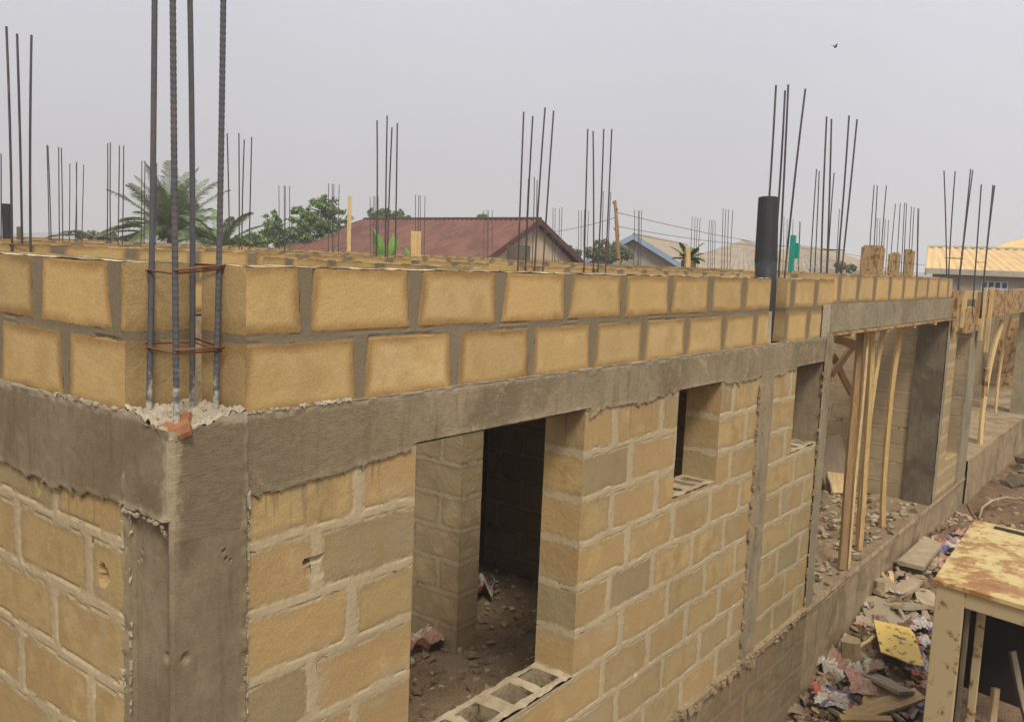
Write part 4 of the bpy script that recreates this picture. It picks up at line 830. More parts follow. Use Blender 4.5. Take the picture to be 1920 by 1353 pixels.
def crumple(name, c, sx, sy, amp, m, label, cat, rz=0, tilt=(0, 0), seed=0, group=None):
    n = 26; mb = MB(); u = np.linspace(-1, 1, n); uu, vv = np.meshgrid(u, u, indexing='ij')
    a = (fbm(uu*1.6+5, vv*1.6, 0, seed, 3)-.5); f1 = 1-np.abs(2*fbm(uu*1.9, vv*1.2, 3, seed+1, 2)-1)*2.2
    z = amp*(a*1.6+f1*.38)+amp*.25*(vnoise(uu*6, vv*6, 0, seed+2)-.5); rim = 1+.22*(fbm(uu*3, vv*3, 0, seed+7, 2)-.5)
    X_ = np.stack([uu*sx*rim+amp*.5*(fbm(uu*2, vv*2, 9, seed+3, 2)-.5), vv*sy*rim+amp*.5*(fbm(uu*2, vv*2, 11, seed+4, 2)-.5), z-z.min()+.01], -1).reshape(-1, 3)
    idx = np.arange(n*n).reshape(n, n); F = [(idx[i, j], idx[i+1, j], idx[i+1, j+1], idx[i, j+1]) for i in range(n-1) for j in range(n-1)]
    mb.add(X_, F); o = mb.build(name, m, smooth=True); md = o.modifiers.new('thick', 'SOLIDIFY'); md.thickness = .006
    o.location = Vector([float(t) for t in c]); o.rotation_euler = (math.radians(tilt[0]), math.radians(tilt[1]), math.radians(rz)); return tag(o, label, cat, group)
def gp(px, py, dz=0.):
    z = -3.3
    for _ in range(6): p = at(px, py, 2, z+dz); z = float(gz(p[0], p[1]))
    return np.array([p[0], p[1], z+dz])
G_G = 'empty cement bags strewn by the wall'
crumple('cement_bag', gp(1552, 1262), .24, .17, .20, BG2, 'crumpled whitish bag gaping open against the plinth', 'bag', 20, (10, -10), 11, G_G)
crumple('cement_bag', gp(1630, 1262), .24, .13, .12, BG2, 'flattened whitish bag right of the gaping bag', 'bag', -10, (0, 8), 12, G_G)
crumple('cement_bag', gp(1620, 1290, .06), .17, .15, .07, BG3, 'faded pink bag lying between the white bags', 'bag', 30, (5, -12), 13, G_G)
crumple('cement_bag', gp(1572, 1325, .03), .26, .13, .11, BG1, 'white bag with bright orange red print at the bottom of the pile', 'bag', -60, (8, 14), 14, G_G)
crumple('cement_bag', gp(1712, 1252, .04), .22, .16, .10, BG1, 'red and blue printed bag beside the cabinet post', 'bag', 40, (0, -10), 15, G_G)
crumple('cement_bag', gp(1700, 1335), .20, .13, .08, BG4, 'dirty printed bag half under the grey board', 'bag', -20, (0, 0), 16, G_G)
crumple('cement_bag', gp(1725, 1175, .04), .20, .12, .08, BG4, 'blue printed bag behind the yellow sheet', 'bag', 70, (0, 0), 17, G_G)
crumple('cement_bag', gp(1735, 1205, .04), .10, .09, .08, BG1, 'small red and white scrap of bag right of the yellow sheet', 'bag', 10, (0, 0), 18, G_G)
crumple('cement_bag', gp(1775, 1030), .26, .16, .10, BG4, 'blue and pink bag right of the square concrete slab', 'bag', 30, (0, 0), 19, G_G)
crumple('cement_bag', gp(1762, 1062), .22, .12, .10, BG3, 'reddish bag just behind the rusty cabinet', 'bag', -30, (0, 0), 20, G_G)
crumple('rag', gp(1520, 1318), .16, .12, .12, BG5, 'brown rag heaped at the foot of the plinth', 'rag', 0, (0, 0), 21)
crumple('cement_bag', gp(1487, 1345), .26, .10, .10, BG5, 'dirty grey brown bag at the bottom edge below the plinth', 'bag', -30, (0, 0), 22, G_G)
crumple('cement_bag', at(905, 1120, 2, -2.44), .15, .11, .14, BG1, 'red and white bag on the floor in the dark doorway', 'bag', 60, (0, 20), 23, G_G)
crumple('cement_bag', at(790, 1212, 2, -2.44), .15, .13, .10, BG2, 'white crumpled bag on the earth floor beside the inner wall end', 'bag', -20, (0, 0), 24, G_G)
crumple('cement_bag', gp(1806, 1005), .18, .10, .07, BG3, 'pinkish bag by the wall behind the cabinet', 'bag', 0, (0, 0), 25, G_G)
M_YEL = MT('yellow_sheet', .5); n_ = M_YEL.noise(14, 5, .6); M_YEL = M_YEL.col(M_YEL.mix(M_YEL.mr(n_, .56, .64), (.72, .50, .13), (.16, .12, .06)))
shell('metal_sheet', gp(1683, 1205, .14), [(-.33, -.17), (-.27, -.19), (.22, -.20), (.30, -.16), (.31, .19), (-.22, .20), (-.27, .06), (-.35, -.06)], .012, M_YEL, 'scratched yellow metal sheet lying tilted on the rubble', 'sheet', rot=(6, -12, 25), curve=.25)
G_F = 'broken block and board pieces along the plinth'
frag = [(1640, 1143, .26, .15, .06, 'flat broken block piece just left of the blue bag', 30, M_GREYW), (1683, 1160, .22, .13, .04, 'square grey board piece above the yellow sheet', 10, M_GREYW),
 (1690, 1105, .28, .10, .05, 'curved pale slab fragment below the square slab', -25, M_RUBB), (1735, 1118, .22, .12, .05, 'pale wedge shaped slab touching the cabinet corner', 20, M_RUBB),
 (1655, 1095, .16, .12, .10, 'chunky block lump beside the plinth', 50, M_RUBB), (1710, 1135, .30, .10, .04, 'long brown slab lying between fragments and the cabinet', -15, M_GREYW),
 (1622, 1170, .12, .10, .06, 'small block piece at the plinth foot above the sticks', 15, M_RUBB), (1648, 1310, .26, .13, .035, 'pale plank offcut at the bottom of the rubbish pile', 5, M_WOODP),
 (1735, 1262, .16, .08, .03, 'small light board beside the cabinet post', -30, M_WOODP), (1672, 1132, .10, .08, .06, 'small broken lump above the square board piece', 0, M_RUBB),
 (1596, 1215, .08, .10, .20, 'upright chunk of block leaning on the plinth', 0, M_PLIN)]
for (px, py, sx, sy, th, lab, rz, m) in frag:
    k = 7; an = np.sort(U(0, 2*math.pi, k)); pts = [(sx*math.copysign(abs(math.cos(a))**.6, math.cos(a))*U(.85, 1.1), sy*math.copysign(abs(math.sin(a))**.6, math.sin(a))*U(.85, 1.1)) for a in np.linspace(.3, 6.0, k+1)]
    shell('broken_piece', gp(px, py, th*.5+.05), pts, th, m, lab, 'rubble piece', G_F, rot=(U(-14, 14), U(-16, 10), rz))
plank('grey_board', gp(1625, 1262, .10), gp(1700, 1300, .22), .20, .03, M_GREYW, 'wide grey weathered board lying across the bags', 'board', face=(0, -.3, 1))
plank('pale_plank', gp(1590, 1345, .10), gp(1725, 1300, .16), .16, .03, M_WOODP, 'pale brown plank crossing under the grey board', 'board', face=(0, -.2, 1))
plank('yellow_batten', gp(1575, 1348, .12), gp(1672, 1350, .12), .07, .05, M_WOOD, 'yellowish batten along the bottom edge of the picture', 'batten', face=(0, -.3, 1))
G_S = 'loose sticks on the rubbish'
for (a, b, lab) in (((1612, 1212), (1642, 1187), 'pale stick left of the yellow sheet'), ((1570, 1220), (1586, 1188), 'thin stick leaning on the plinth above the white bag'), ((1545, 1320), (1590, 1350), 'stick end under the red printed bag'), ((1650, 1320), (1695, 1353), 'brown stick falling right at the bottom edge'), ((1660, 1130), (1672, 1110), 'short stick standing among the fragments'), ((1640, 1100), (1668, 1080), 'short stick lying behind the block lump')):
    plank('stick', gp(*a, .05), gp(*b, .12), .035, .03, M_WOODP if 'pale' in lab else M_GREYW, lab, 'stick', G_S, face=(0, -.3, 1))
for i in range(22):
    x, y = U(5.6, 10.8), -abs(RNG.normal(0, .38))-.08; crumple('bag_scrap', (x, y, float(gz(x, y))+U(.02, .09)), U(.05, .11), U(.04, .08), .05, [BG5, BG2, BG5, BG3, BG4][i % 5], 'small dirty scrap of torn bag among the rubble by the wall', 'scrap', U(0, 180), (U(-20, 20), U(-20, 20)), 60+i, 'torn bag scraps in the rubble')
for i in range(26):
    x, y = U(5.6, 11.2), -abs(RNG.normal(0, .40))-.08; z = float(gz(x, y)); a = U(0, 3.14); l_ = U(.07, .22); plank('wood_offcut', (x, y, z+U(.03, .07)), (x+l_*math.cos(a), y+l_*math.sin(a)*.7, z+U(.03, .16)), U(.03, .10), .02, [M_GREYW, M_WOODP, M_PLIN, M_GREYW][i % 4], 'short dusty wood offcut among the rubble by the wall', 'offcut', 'wood offcuts in the rubble', face=(U(-.3, .3), U(-.4, .1), 1))
# square slab block by the wall
q0, q1, q2, q3 = [at(x, y, 2, -2.80) for x, y in ((1683, 1050), (1732, 1062), (1767, 1018), (1733, 1004))]
ib = empty('slab_covered_block', (q0+q2)/2*[1, 1, 0]+[0, 0, -3.08], 'square grey concrete slab resting on a dark block by the wall', 'concrete block')
mb = MB(); t_ = [q0, q1, q2, q3]; c_ = np.array(ib.location); V = [p-c_ for p in t_]+[p-c_-[0, 0, .05] for p in t_]; mb.add(V, [(0, 1, 2, 3), (7, 6, 5, 4), (0, 4, 5, 1), (1, 5, 6, 2), (2, 6, 7, 3), (3, 7, 4, 0)]); mb.build('cover_slab', M_RUBB, ib)
m_ = np.mean(t_, 0); t2 = [m_+(p-m_)*.9 for p in t_]; mb = MB(); V = [p-c_-[0, 0, .05] for p in t2]+[p-c_-[0, 0, .42] for p in t2]; mb.add(V, [(0, 4, 5, 1), (1, 5, 6, 2), (2, 6, 7, 3), (3, 7, 4, 0)]); mb.build('block', M_DARKC, ib)
# far stack and stones at the right
root = empty('stone_stack', gp(1868, 905)-[0, .35, 0], 'dark stack of stones beside the porch ledge', 'stone stack')
for i, (dx, dz, s_) in enumerate(((0, .10, .24), (.12, .30, .22), (-.05, .5, .2))): mb = MB(); chunk(mb, (dx, dx*.4, dz), s_, flat=.55); mb.build('stone', M_DARKC if i != 1 else M_PLIN, root)
P = [gp(1836, 970, .02), gp(1842, 950, .12), gp(1860, 938, .22), gp(1885, 932, .22), gp(1912, 936, .1)]; mb = MB(); mb.tube(P, .018, 7); tag(mb.build('bent_conduit', M_RUBB, smooth=True), 'pale bent conduit arching over the soil behind the cabinet', 'conduit')
P = [gp(1813, 945, .5), gp(1818, 958, .25), gp(1828, 972, .06), gp(1840, 978, .03)]; mb = MB(); mb.tube(P, .012, 6); tag(mb.build('loose_wire', M_TIE, smooth=True), 'thin rusty wire curling down the wall behind the cabinet', 'wire')
# ================================================================ RUSTY CABINET
M_ = MT('rusty_top', .5, .4); n = M_.noise(2.6, 10, .72, vec=M_.map((.9, .9, 1)), dist=.1); n2 = M_.noise(14, 6, .7)
c = M_.mix(M_.mr(M_.math('ADD', n, M_.math('MULTIPLY', M_.math('SUBTRACT', n2, .5), .35)) , .45, .55), (.62, .49, .20), (.34, .16, .045)); c = M_.mix(M_.mr(n, .60, .68), c, (.20, .07, .03)); M_.bump(n2, .4, .01); c = M_.mix(M_.mr(M_.noise(9, 7, .75, vec=M_.map((2.5, .8, 1))), .50, .64, 0., .7), c, (.46, .28, .085)); M_RT = M_.col(c)
M_ = MT('cabinet_paint', .6, .3); n = M_.noise(7, 6, .7); c = M_.mix(M_.mr(n, .55, .62), (.50, .40, .23), (.22, .11, .045)); M_CP = M_.col(c)
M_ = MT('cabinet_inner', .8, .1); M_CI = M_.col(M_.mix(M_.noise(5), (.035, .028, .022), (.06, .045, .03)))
ZT = -1.6; A = at(1757, 1085, 2, ZT); B = at(1832, 975, 2, ZT); dirx = (B-A)/np.linalg.norm(B-A); F0 = at(1920, 1133, 2, ZT); diry = (F0-A)/np.linalg.norm(F0-A); LX = np.linalg.norm(B-A); LY = 1.15; HZ = 1.9
cab = empty('rusty_cabinet', (A[0], A[1], ZT-HZ), 'open steel cabinet with rust-blotched yellow top and cream frame', 'cabinet', rz=0)
def cb(name, x0, x1, y0, y1, z0, z1, m):      # local box: x along the depth, y along the front, z up
    mb = MB(); V = []
    for x in (x0, x1):
        for y in (y0, y1):
            for z in (z0, z1): V.append(dirx*x+diry*y+np.array([0, 0, z]))
    mb.add(V, [(0, 1, 3, 2), (4, 6, 7, 5), (0, 4, 5, 1), (2, 3, 7, 6), (0, 2, 6, 4), (1, 5, 7, 3)]); o = mb.build(name, m, cab)
    bv = o.modifiers.new('b', 'BEVEL'); bv.width = .006; bv.segments = 2; return o
mb = MB(); us = lerp_space(-.02, LX+.02, .05); vs = lerp_space(-.02, LY+.02, .05); O_ = np.array([0, 0, HZ])
mb.grid(us, vs, O_, dirx, diry, Z, rough(.008, 501, 3), flip=True); mb.grid(us, vs, O_-[0, 0, .03], dirx, diry, Z, None)
for (u0, u1, v0, v1) in ((-.02, LX+.02, -.02, -.02), (-.02, LX+.02, LY+.02, LY+.02), (-.02, -.02, -.02, LY+.02), (LX+.02, LX+.02, -.02, LY+.02)):
    p, q_ = O_+dirx*u0+diry*v0, O_+dirx*u1+diry*v1; mb.add([p, q_, q_-[0, 0, .03], p-[0, 0, .03]], [(0, 1, 2, 3)])
mb.build('top_panel', M_RT, cab)
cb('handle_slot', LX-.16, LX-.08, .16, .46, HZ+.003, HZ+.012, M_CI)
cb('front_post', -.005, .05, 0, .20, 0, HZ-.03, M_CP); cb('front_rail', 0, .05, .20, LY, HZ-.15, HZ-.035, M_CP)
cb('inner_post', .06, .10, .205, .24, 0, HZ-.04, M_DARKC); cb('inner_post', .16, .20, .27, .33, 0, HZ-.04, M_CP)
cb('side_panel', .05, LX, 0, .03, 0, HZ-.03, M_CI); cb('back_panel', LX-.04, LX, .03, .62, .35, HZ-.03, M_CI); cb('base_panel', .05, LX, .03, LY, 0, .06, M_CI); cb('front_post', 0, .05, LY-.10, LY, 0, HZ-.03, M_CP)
plank('leaning_stick', A+dirx*.35+diry*.42-[0, 0, 1.8], A+dirx*.5+diry*.42-[0, 0, .85], .06, .03, M_WOODP, 'pale lath leaning inside the open cabinet', 'lath', 'laths inside the cabinet')
plank('leaning_stick', A+dirx*1.2+diry*.7-[0, 0, 1.6], A+dirx*1.2+diry*.45-[0, 0, .8], .05, .03, M_GREYW, 'grey lath leaning deeper inside the cabinet', 'lath', 'laths inside the cabinet')
# ================================================================ BACKGROUND HOUSES
def plain(name, c, c2=None, rough_=.85, sc_=3):
    M = MT(name, rough_, .2); c2 = c2 or tuple(x*.8 for x in c); return M.col(M.mix(M.mr(M.noise(sc_, 5, .6), .35, .65), c, c2))
M_RED = plain('red_roof_sheet', (.22, .10, .07), (.15, .07, .05), .6, 1.6); M_REDD = plain('dark_red_trim', (.12, .05, .045))
M_CREAM = plain('cream_render', (.56, .45, .30), (.50, .40, .27)); M_YROOF = plain('yellow_roof_sheet', (.76, .54, .26), (.68, .48, .23), .55, 2)
M_TAN = plain('dusty_roof', (.40, .335, .25), (.33, .27, .20)); M_BLUE = plain('blue_trim', (.26, .37, .50), (.32, .42, .54)); M_GRW = plain('grey_wall', (.36, .32, .25)); M_WTR = plain('pale_trim', (.45, .42, .34))
M_GLASS = plain('dark_glass', (.05, .06, .08), rough_=.2); M_WFR = plain('white_frame', (.6, .62, .66))
def slope(mb, P, n, amp=.035, per=.27):
    """corrugated roof sheet between ridge edge P0-P1 and eave edge P3-P2 (ribs run down the slope)"""
    P0, P1, P2, P3 = [np.array(p, float) for p in P]; N_ = np.cross(P2-P3, P3-P0); N_ /= np.linalg.norm(N_)
    if N_[2] < 0: N_ = -N_
    L_ = max(np.linalg.norm(P1-P0), np.linalg.norm(P2-P3)); dirr = (P2-P3)/np.linalg.norm(P2-P3); m = max(8, int(L_/per*6)); V = []
    for i in range(m+1):
        t = i/m
        for a, b in ((P0, P1), (P3, P2)):
            p = a+(b-a)*t; V.append(p+N_*amp*math.cos(2*math.pi*(p@dirr)/per))
    mb.add(V, [(2*i, 2*i+2, 2*i+3, 2*i+1) for i in range(m)])
def house(name, label, R0, R1, wd, drop, hip0, hip1, m_roof, m_wall, m_trim, over=.3, hipl=None, windows=(), wall_drop=None):
    """ridge from R0 to R1 (world), half width wd, roof drop; hipped or gabled ends"""
    R0, R1 = np.array(R0), np.array(R1); R1[2] = R0[2]; d = (R1-R0)/np.linalg.norm(R1-R0); g = np.array([-d[1], d[0], 0]); 
    if g@(CAM-R0) < 0: g = -g
    root = empty(name, ((R0+R1)/2*[1, 1, 0]+[0, 0, -3.1]), label, 'house'); O_ = np.array(root.location); hl = hipl or wd
    e0 = R0-d*(hl if hip0 else 0)-[0, 0, drop]; e1 = R1+d*(hl if hip1 else 0)-[0, 0, drop]; F0, F1, B0, B1 = e0+g*wd, e1+g*wd, e0-g*wd, e1-g*wd
    mb = MB(); slope(mb, (R0-O_, R1-O_, F1-O_, F0-O_), 1); slope(mb, (R1-O_, R0-O_, B0-O_, B1-O_), 1)
    if hip0: slope(mb, (R0-O_, R0-O_, F0-O_, B0-O_), 1)
    if hip1: slope(mb, (R1-O_, R1-O_, B1-O_, F1-O_), 1)
    mb.build('roof', m_roof, root)
    def edge(a, b, h=.16, t=.05): mb_ = MB(); a_, b_ = a-O_, b-O_; dd = (b_-a_)/np.linalg.norm(b_-a_); s_ = np.cross(dd, [0, 0, 1.]); s_ /= np.linalg.norm(s_)+1e-9; V = [p+s_*k*t/2+np.array([0, 0, zz]) for p in (a_, b_) for k in (-1, 1) for zz in (-h, .03)]; mb_.add(V, [(0, 1, 3, 2), (4, 6, 7, 5), (0, 4, 5, 1), (2, 3, 7, 6), (0, 2, 6, 4), (1, 5, 7, 3)]); mb_.build('fascia', m_trim, root)
    edge(F0, F1); 
    if not hip1: edge(R1, F1, .2); edge(R1, B1, .2)
    else: edge(F1, B1)
    if not hip0: edge(R0, F0, .2); edge(R0, B0, .2)
    else: edge(F0, B0)
    mb_ = MB(); mb_.tube([R0-O_+[0, 0, .02], R1-O_+[0, 0, .02]], .07, 6); mb_.build('ridge_cap', m_trim if m_trim is not M_BLUE else m_roof, root)
    w0, w1 = e0+d*over, e1-d*over; wz = w0[2]-.05; q_ = wd-over; base = -3.1; mb_ = MB()
    c4 = [w0+g*q_, w1+g*q_, w1-g*q_, w0-g*q_]; lo = [np.array([p[0], p[1], base])-O_ for p in c4]; hi = [p-O_-[0, 0, .05] for p in c4]
    mb_.add(lo+hi, [(0, 1, 5, 4), (1, 2, 6, 5), (2, 3, 7, 6), (3, 0, 4, 7)])
    for hp, a, b, r in ((hip0, hi[0], hi[3], R0-O_+d*over), (hip1, hi[1], hi[2], R1-O_-d*over)):
        if not hp: mb_.add([a, b, r-[0, 0, .15]], [(0, 1, 2)])
    mb_.build('wall', m_wall, root)
    for (t, z0, z1, ww) in windows:
        c = w0+g*(q_+.02)+(w1-w0)*t; mbw = MB(); zc = (z0+z1)/2
        rot = np.array([d, g, [0, 0, 1.]]).T; mbw.box(np.array([c[0], c[1], zc])-O_, (ww, .05, z1-z0), rot); wo = mbw.build('window', M_WFR, root)
        for i in range(4):
            for j in range(2): mbp = MB(); cc = c+d*(-ww/2+ww*(i+.5)/4)+g*.03; mbp.box(np.array([cc[0], cc[1], z0+(z1-z0)*(j+.5)/2])-O_, (ww/4-.06, .02, (z1-z0)/2-.06), rot); mbp.build('pane', M_GLASS, wo)
    return root
R1 = atd(1014, 411, 33); R0 = atd(683, 411, 40.3); R0[2] = R1[2]
house('red_roofed_house', 'house with a dark red corrugated hip roof and a cream gable end', R0, R1, 3.3, 1.85, True, False, M_RED, M_CREAM, M_REDD, hipl=3.6)
# dark hut corner beside the gable
mb = MB(); mb.box(atd(972, 476, 26)-[0, 0, .8], (.5, .5, 2.1)); tag(mb.build('water_tank_stand', M_DARKC), 'dark upright box at the lower right corner of the red roof', 'box')
a = atd(1188, 440, 38); b = atd(1290, 415, 52); b[2] = a[2]
house('blue_edged_house', 'dusty tan roofed house with a light blue roof edge running down right', a+(a-b)*0, b, 3.6, 2.0, False, True, M_TAN, M_GRW, M_BLUE)
a = atd(1393, 452, 40); b = atd(1440, 440, 52); b[2] = a[2]
house('grey_hip_house', 'tan roofed house with a blue-grey peak left of the black sleeve', a, b, 3.2, 1.4, True, True, M_TAN, M_GRW, M_BLUE)
a = atd(1500, 462, 44); b = atd(1560, 462, 50); b[2] = a[2]
house('far_tan_house', 'low tan roofed house seen between the black sleeve and the formwork boxes', a, b, 3.4, 1.1, True, True, M_TAN, M_GRW, M_WTR)
hr = CR*[1, 1, 0]-.473*CF*[1, 1, 0]; hr /= np.linalg.norm(hr); a = atd(1740, 463, 33); b = a+hr*7
house('yellow_roofed_house', 'house with a yellow corrugated roof and a small barred blue window', a, b, 3.0, .84, False, True, M_YROOF, M_GRW, M_WTR, windows=((.20, .02, .50, .8),), over=.25)
a = atd(1948, 439, 38); b = a+hr*7
house('yellow_hip_roof_wing', 'higher yellow hip roof rising at the right edge of the picture', a, b, 3.2, 1.35, True, False, M_YROOF, M_GRW, M_WTR, hipl=3.6)
# ================================================================ WIRES
def wire(p, q_, sag, label):
    t = np.linspace(0, 1, 16)[:, None]; P = p+(q_-p)*t-np.array([0, 0, sag])*4*t*(1-t); mb = MB(); mb.tube(P, .007, 4); tag(mb.build('power_wire', M_DARKC), label, 'wire', 'thin power wires in the sky')
wire(atd(1156, 398, 21), atd(1560, 470, 34), .15, 'highest wire running right from the knotted pole'); wire(atd(1156, 424, 21), atd(1480, 462, 34), .12, 'lower wire running right from the knotted pole'); wire(atd(1156, 407, 21), atd(1000, 436, 30), .1, 'wire running left from the knotted pole behind the tall bars')
wire(atd(1560, 470, 34), atd(2000, 500, 30), .3, 'wire crossing in front of the yellow roof')
# ================================================================ PLANTS
def leaf_mat(name, c1, c2, c3):
    M = MT(name, .7, .25); r = M.attr('rnd'); c = M.mix(r, c1, c2); c = M.mix(M.mr(M.noise(1.7, 3), .5, .7), c, c3); M.b.inputs['Transmission Weight'].default_value = 0
    return M.col(c)
M_LEAF = leaf_mat('leaf_green', (.12, .22, .06), (.24, .36, .11), (.08, .15, .045)); M_PALM = leaf_mat('palm_green', (.13, .20, .075), (.27, .34, .15), (.08, .13, .05))
M_DRY = leaf_mat('dusty_leaf', (.17, .19, .10), (.26, .27, .16), (.12, .14, .07)); M_BARK = wood_mat('bark', (.16, .12, .08), (.24, .18, .12)); M_BAN = leaf_mat('banana_green', (.10, .22, .04), (.20, .34, .07), (.07, .16, .03))
def leaves(mb, C, n, s0, s1, aspect=.5):
    c = C[RNG.integers(0, len(C), n)]; a = RNG.normal(0, 1, (n, 3)); a /= np.linalg.norm(a, axis=1)[:, None]; b = np.cross(a, RNG.normal(0, 1, (n, 3))); b /= np.linalg.norm(b, axis=1)[:, None]
    s_ = RNG.uniform(s0, s1, (n, 1)); V = np.stack([c-a*s_, c+b*s_*aspect, c+a*s_, c-b*s_*aspect], 1).reshape(-1, 3); i = np.arange(n)*4
    mb.add(V, np.stack([i, i+1, i+2, i+3], 1).tolist(), {'rnd': np.repeat(RNG.uniform(0, 1, n), 4)})
def tree(name, label, cat, blobs, D, n, s0, s1, m, zbase=-3.1, group=None, trunk=True, twigs=30):
    """blobs = [(px, py, radius px)] spheres of foliage clumps"""
    P = [(atd(x, y, D+U(-.5, .5)*r*D/FPX), r*D/FPX) for x, y, r in blobs]; ce = np.mean([p for p, r in P], 0); root = empty(name, (ce[0], ce[1], zbase), label, cat, group); O_ = np.array(root.location)
    pts = []
    for c, r in P:
        k = max(6, int(26*(r/P[0][1])**2))
        for _ in range(k):
            v = RNG.normal(0, 1, 3); v /= np.linalg.norm(v); q_ = c+v*r*(U(.35, 1.0)**.6)*[1, 1, .9]; cl_ = RNG.normal(0, r*.13, (40, 3))*[1, 1, .7]+q_; pts.append(cl_)
    pts = np.concatenate(pts)-O_; mb = MB(); leaves(mb, pts+RNG.normal(0, .02, pts.shape), n, s0, s1); mb.build('crown', m, root)
    mb = MB(); top = ce-O_
    mb.tube([[0, 0, 0], top*[.5, .5, .5], top*.8], [.16, .12, .06], 8)
    for c, r in P:
        a = top*.55; e = c-O_; mb.tube([a, (a+e)/2+RNG.normal(0, .08, 3), e+[0, 0, r*.3]], [.07, .045, .015], 6)
        for _ in range(twigs//len(P)): v = RNG.normal(0, 1, 3); v /= np.linalg.norm(v); mb.tube([e, e+v*r*.95], [.02, .006], 4)
    mb.build('trunk', M_BARK, root); return root
tree('leafy_tree', 'bright green leafy tree standing left of the red roof', 'tree', [(603, 398, 34), (575, 415, 28), (632, 415, 26), (590, 440, 38), (625, 445, 30), (600, 378, 16), (560, 400, 12)], 40, 9000, .05, .11, M_LEAF)
tree('small_tree', 'lower green tree with a pointed top left of the leafy tree', 'tree', [(520, 430, 26), (510, 410, 15), (535, 445, 26), (495, 445, 20), (552, 450, 22)], 42, 5600, .05, .11, M_LEAF)
tree('bush', 'low dark green bush between the two palms', 'bush', [(470, 450, 18), (450, 455, 16), (488, 455, 14)], 38, 2600, .05, .1, M_LEAF, trunk=False)
tree('tree_behind_roof', 'dark green tree top showing just above the left end of the red ridge', 'tree', [(718, 402, 16), (745, 404, 12), (760, 407, 8), (700, 400, 10)], 52, 2800, .07, .13, M_LEAF)
tree('tree_behind_roof', 'tiny palm like tuft above the right half of the red ridge', 'tree', [(908, 408, 6), (900, 409, 5)], 56, 260, .1, .2, M_LEAF)
tree('bush', 'green shrub at the foot of the cream gable', 'bush', [(1066, 470, 12), (1078, 478, 12), (1060, 480, 12)], 36, 1500, .05, .1, M_LEAF)
tree('bush', 'dusty green bush in front of the blue-edged house', 'bush', [(1130, 462, 16), (1155, 468, 18), (1110, 474, 14), (1172, 478, 15), (1140, 480, 18)], 33, 3600, .04, .09, M_DRY)
tree('bush', 'far dusty shrub behind the oval tied bars', 'bush', [(1575, 498, 10), (1596, 502, 9)], 38, 700, .05, .1, M_DRY)
tree('bush', 'olive hedge at the left behind the fallen fronds', 'bush', [(170, 440, 9), (190, 443, 9), (210, 444, 9), (150, 441, 8)], 36, 1500, .05, .1, M_DRY)
def frond(mb, c, az, el, L_, droop, wl=.42, n=46, w0=.011):
    h = np.array([math.cos(az), math.sin(az), 0.]); P = []; p = np.array(c, float); e = el
    for i in range(n+1): P.append(p.copy()); p = p+(h*math.cos(e)+np.array([0, 0, math.sin(e)]))*L_/n; e -= droop/n*(.4+1.3*i/n)
    P = np.array(P); mb.tube(P[::3], np.linspace(.03, .006, len(P[::3])), 5); V = []; F = []; rn = []; s_ = np.cross(h, [0, 0, 1.])
    for i in range(3, n+1):
        for k in (0, .5):
            t = (i+k)/n; q_ = P[i-1]+(P[i]-P[i-1])*k; ll = wl*math.sin(math.pi*min(1, t*.92+.06))**.6*U(.8, 1.1); dd = P[i]-P[i-1]; dd /= np.linalg.norm(dd)
            for sg in (-1, 1):
                a = dd*.75+s_*sg*.75+np.array([0, 0, U(-.05, .25)]); a /= np.linalg.norm(a); m_ = q_+a*ll*.55; tip = q_+a*ll+np.array([0, 0, -ll*U(.1, .35)]); j = len(V)
                V += [q_-dd*w0*.6, q_+dd*w0*.6, m_+dd*w0, tip, m_-dd*w0]; F.append((j, j+1, j+2, j+3, j+4)); rn += [U(0, 1)]*5
    mb.add(V, F, {'rnd': rn})
def palm(name, label, px, py, D, nf, L0, L1, seeds, zb=-3.1, wl=.5, els=(-.1, 1.45), cat='palm tree', azs=None, m=M_PALM):
    c = atd(px, py, D); root = empty(name, (c[0], c[1], zb), label, cat); O_ = np.array(root.location); c = c-O_
    mb = MB(); mb.tube([[0, 0, 0], c*[1, 1, .5]+[.05, 0, 0], c], [.17, .14, .16], 10); mb.build('trunk', M_BARK, root)
    for i in range(nf):
        az = azs[i] if azs else i*2.399+U(-.2, .2); el = els[0]+(els[1]-els[0])*((i+.5)/nf); mb = MB(); frond(mb, c, az, el, U(L0, L1), U(.6, 1.25)*(1.1 if el < .6 else .55), wl); mb.build('frond', m, root)
    return root
RNG = np.random.default_rng(31)
palm('coconut_palm', 'bushy coconut palm crown behind the near corner bars', 322, 440, 30, 44, 1.7, 2.6, 1, wl=.62, els=(.0, 1.5))
palm('young_palm', 'smaller palm with long arching fronds just right of the nearest bars', 415, 462, 27, 12, 1.2, 1.9, 2, wl=.34, els=(.3, 1.15))
palm('fallen_palm', 'drooping olive frond arching at the left of the big palm', 178, 446, 30, 7, 1.1, 1.8, 3, wl=.26, els=(.1, .5), m=M_DRY)
palm('spiky_plant', 'small spiky plant round the yellow stake', 1291, 488, 19.3, 11, .35, .55, 4, zb=-2.6, wl=.12, els=(.2, 1.2), cat='plant')
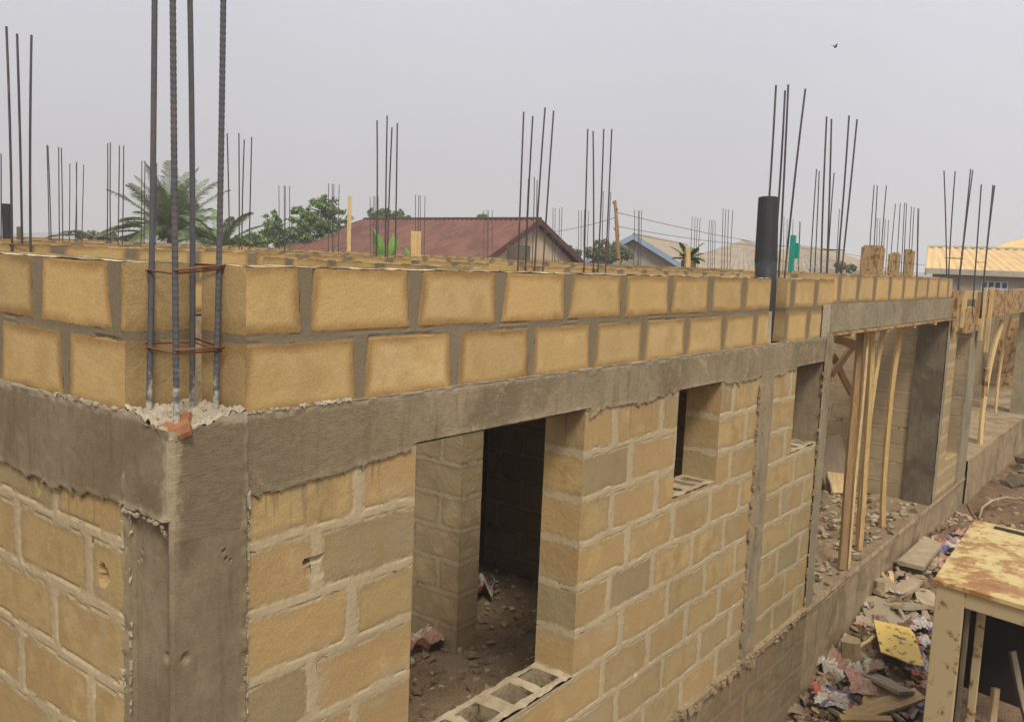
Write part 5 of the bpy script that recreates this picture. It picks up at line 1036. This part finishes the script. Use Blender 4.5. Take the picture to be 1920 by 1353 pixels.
# banana plants in front of the red roof
c = atz(718, 14.5, -.5); root = empty('banana_plant', (c[0], c[1], -2.6), 'bright green banana leaves in front of the left half of the red roof', 'plant'); O_ = np.array(root.location)
mb = MB(); mb.tube([[0, 0, 0], [0, 0, 2.6]], [.1, .07], 9); mb.build('stem', M_BAN, root)
for (x0, y0, x1, y1, ww) in ((712, 486, 695, 427, .075), (714, 488, 709, 440, .03), (722, 488, 733, 436, .05), (726, 488, 742, 446, .035), (705, 488, 704, 450, .05), (764, 480, 752, 462, .03)):
    p, q_ = atd(x0, y0, 14.5), atd(x1, y1, 14.5+U(-.2, .2)); n = 9; V = []; F = []; rn = []
    for i in range(n+1):
        t = i/n; m_ = p+(q_-p)*t+CR*.05*math.sin(t*2.5); ww_ = ww*math.sin(math.pi*min(1, t*.9+.1))+.006; V += [m_-CR*ww_+CF*.03-O_, m_-O_, m_+CR*ww_+CF*.03-O_]; rn += [t]*3
    for i in range(n): F += [(3*i, 3*i+1, 3*i+4, 3*i+3), (3*i+1, 3*i+2, 3*i+5, 3*i+4)]
    mb = MB(); mb.add(V, F, {'rnd': rn}); mb.build('leaf', M_BAN, root)

# ================================================================ HAZE
mb = MB(); a0, a1, b0_, b1_, z0, z1 = -40, 75, -35, 80, -5.2, 12
V = [(x, y, z) for x in (a0, a1) for y in (b0_, b1_) for z in (z0, z1)]
mb.add(V, [(0, 1, 3, 2), (4, 6, 7, 5), (0, 4, 5, 1), (2, 3, 7, 6), (0, 2, 6, 4), (1, 5, 7, 3)]); hz = mb.build('haze', [], None)
hm = bpy.data.materials.new('haze'); hm.use_nodes = True; hm.node_tree.nodes.clear(); ho = hm.node_tree.nodes.new('ShaderNodeOutputMaterial'); hv = hm.node_tree.nodes.new('ShaderNodeVolumePrincipled')
hv.inputs['Color'].default_value = (.86, .86, .88, 1); hv.inputs['Density'].default_value = .0026; hm.node_tree.links.new(hv.outputs[0], ho.inputs['Volume']); hz.data.materials.append(hm); tag(hz, kind='stuff')
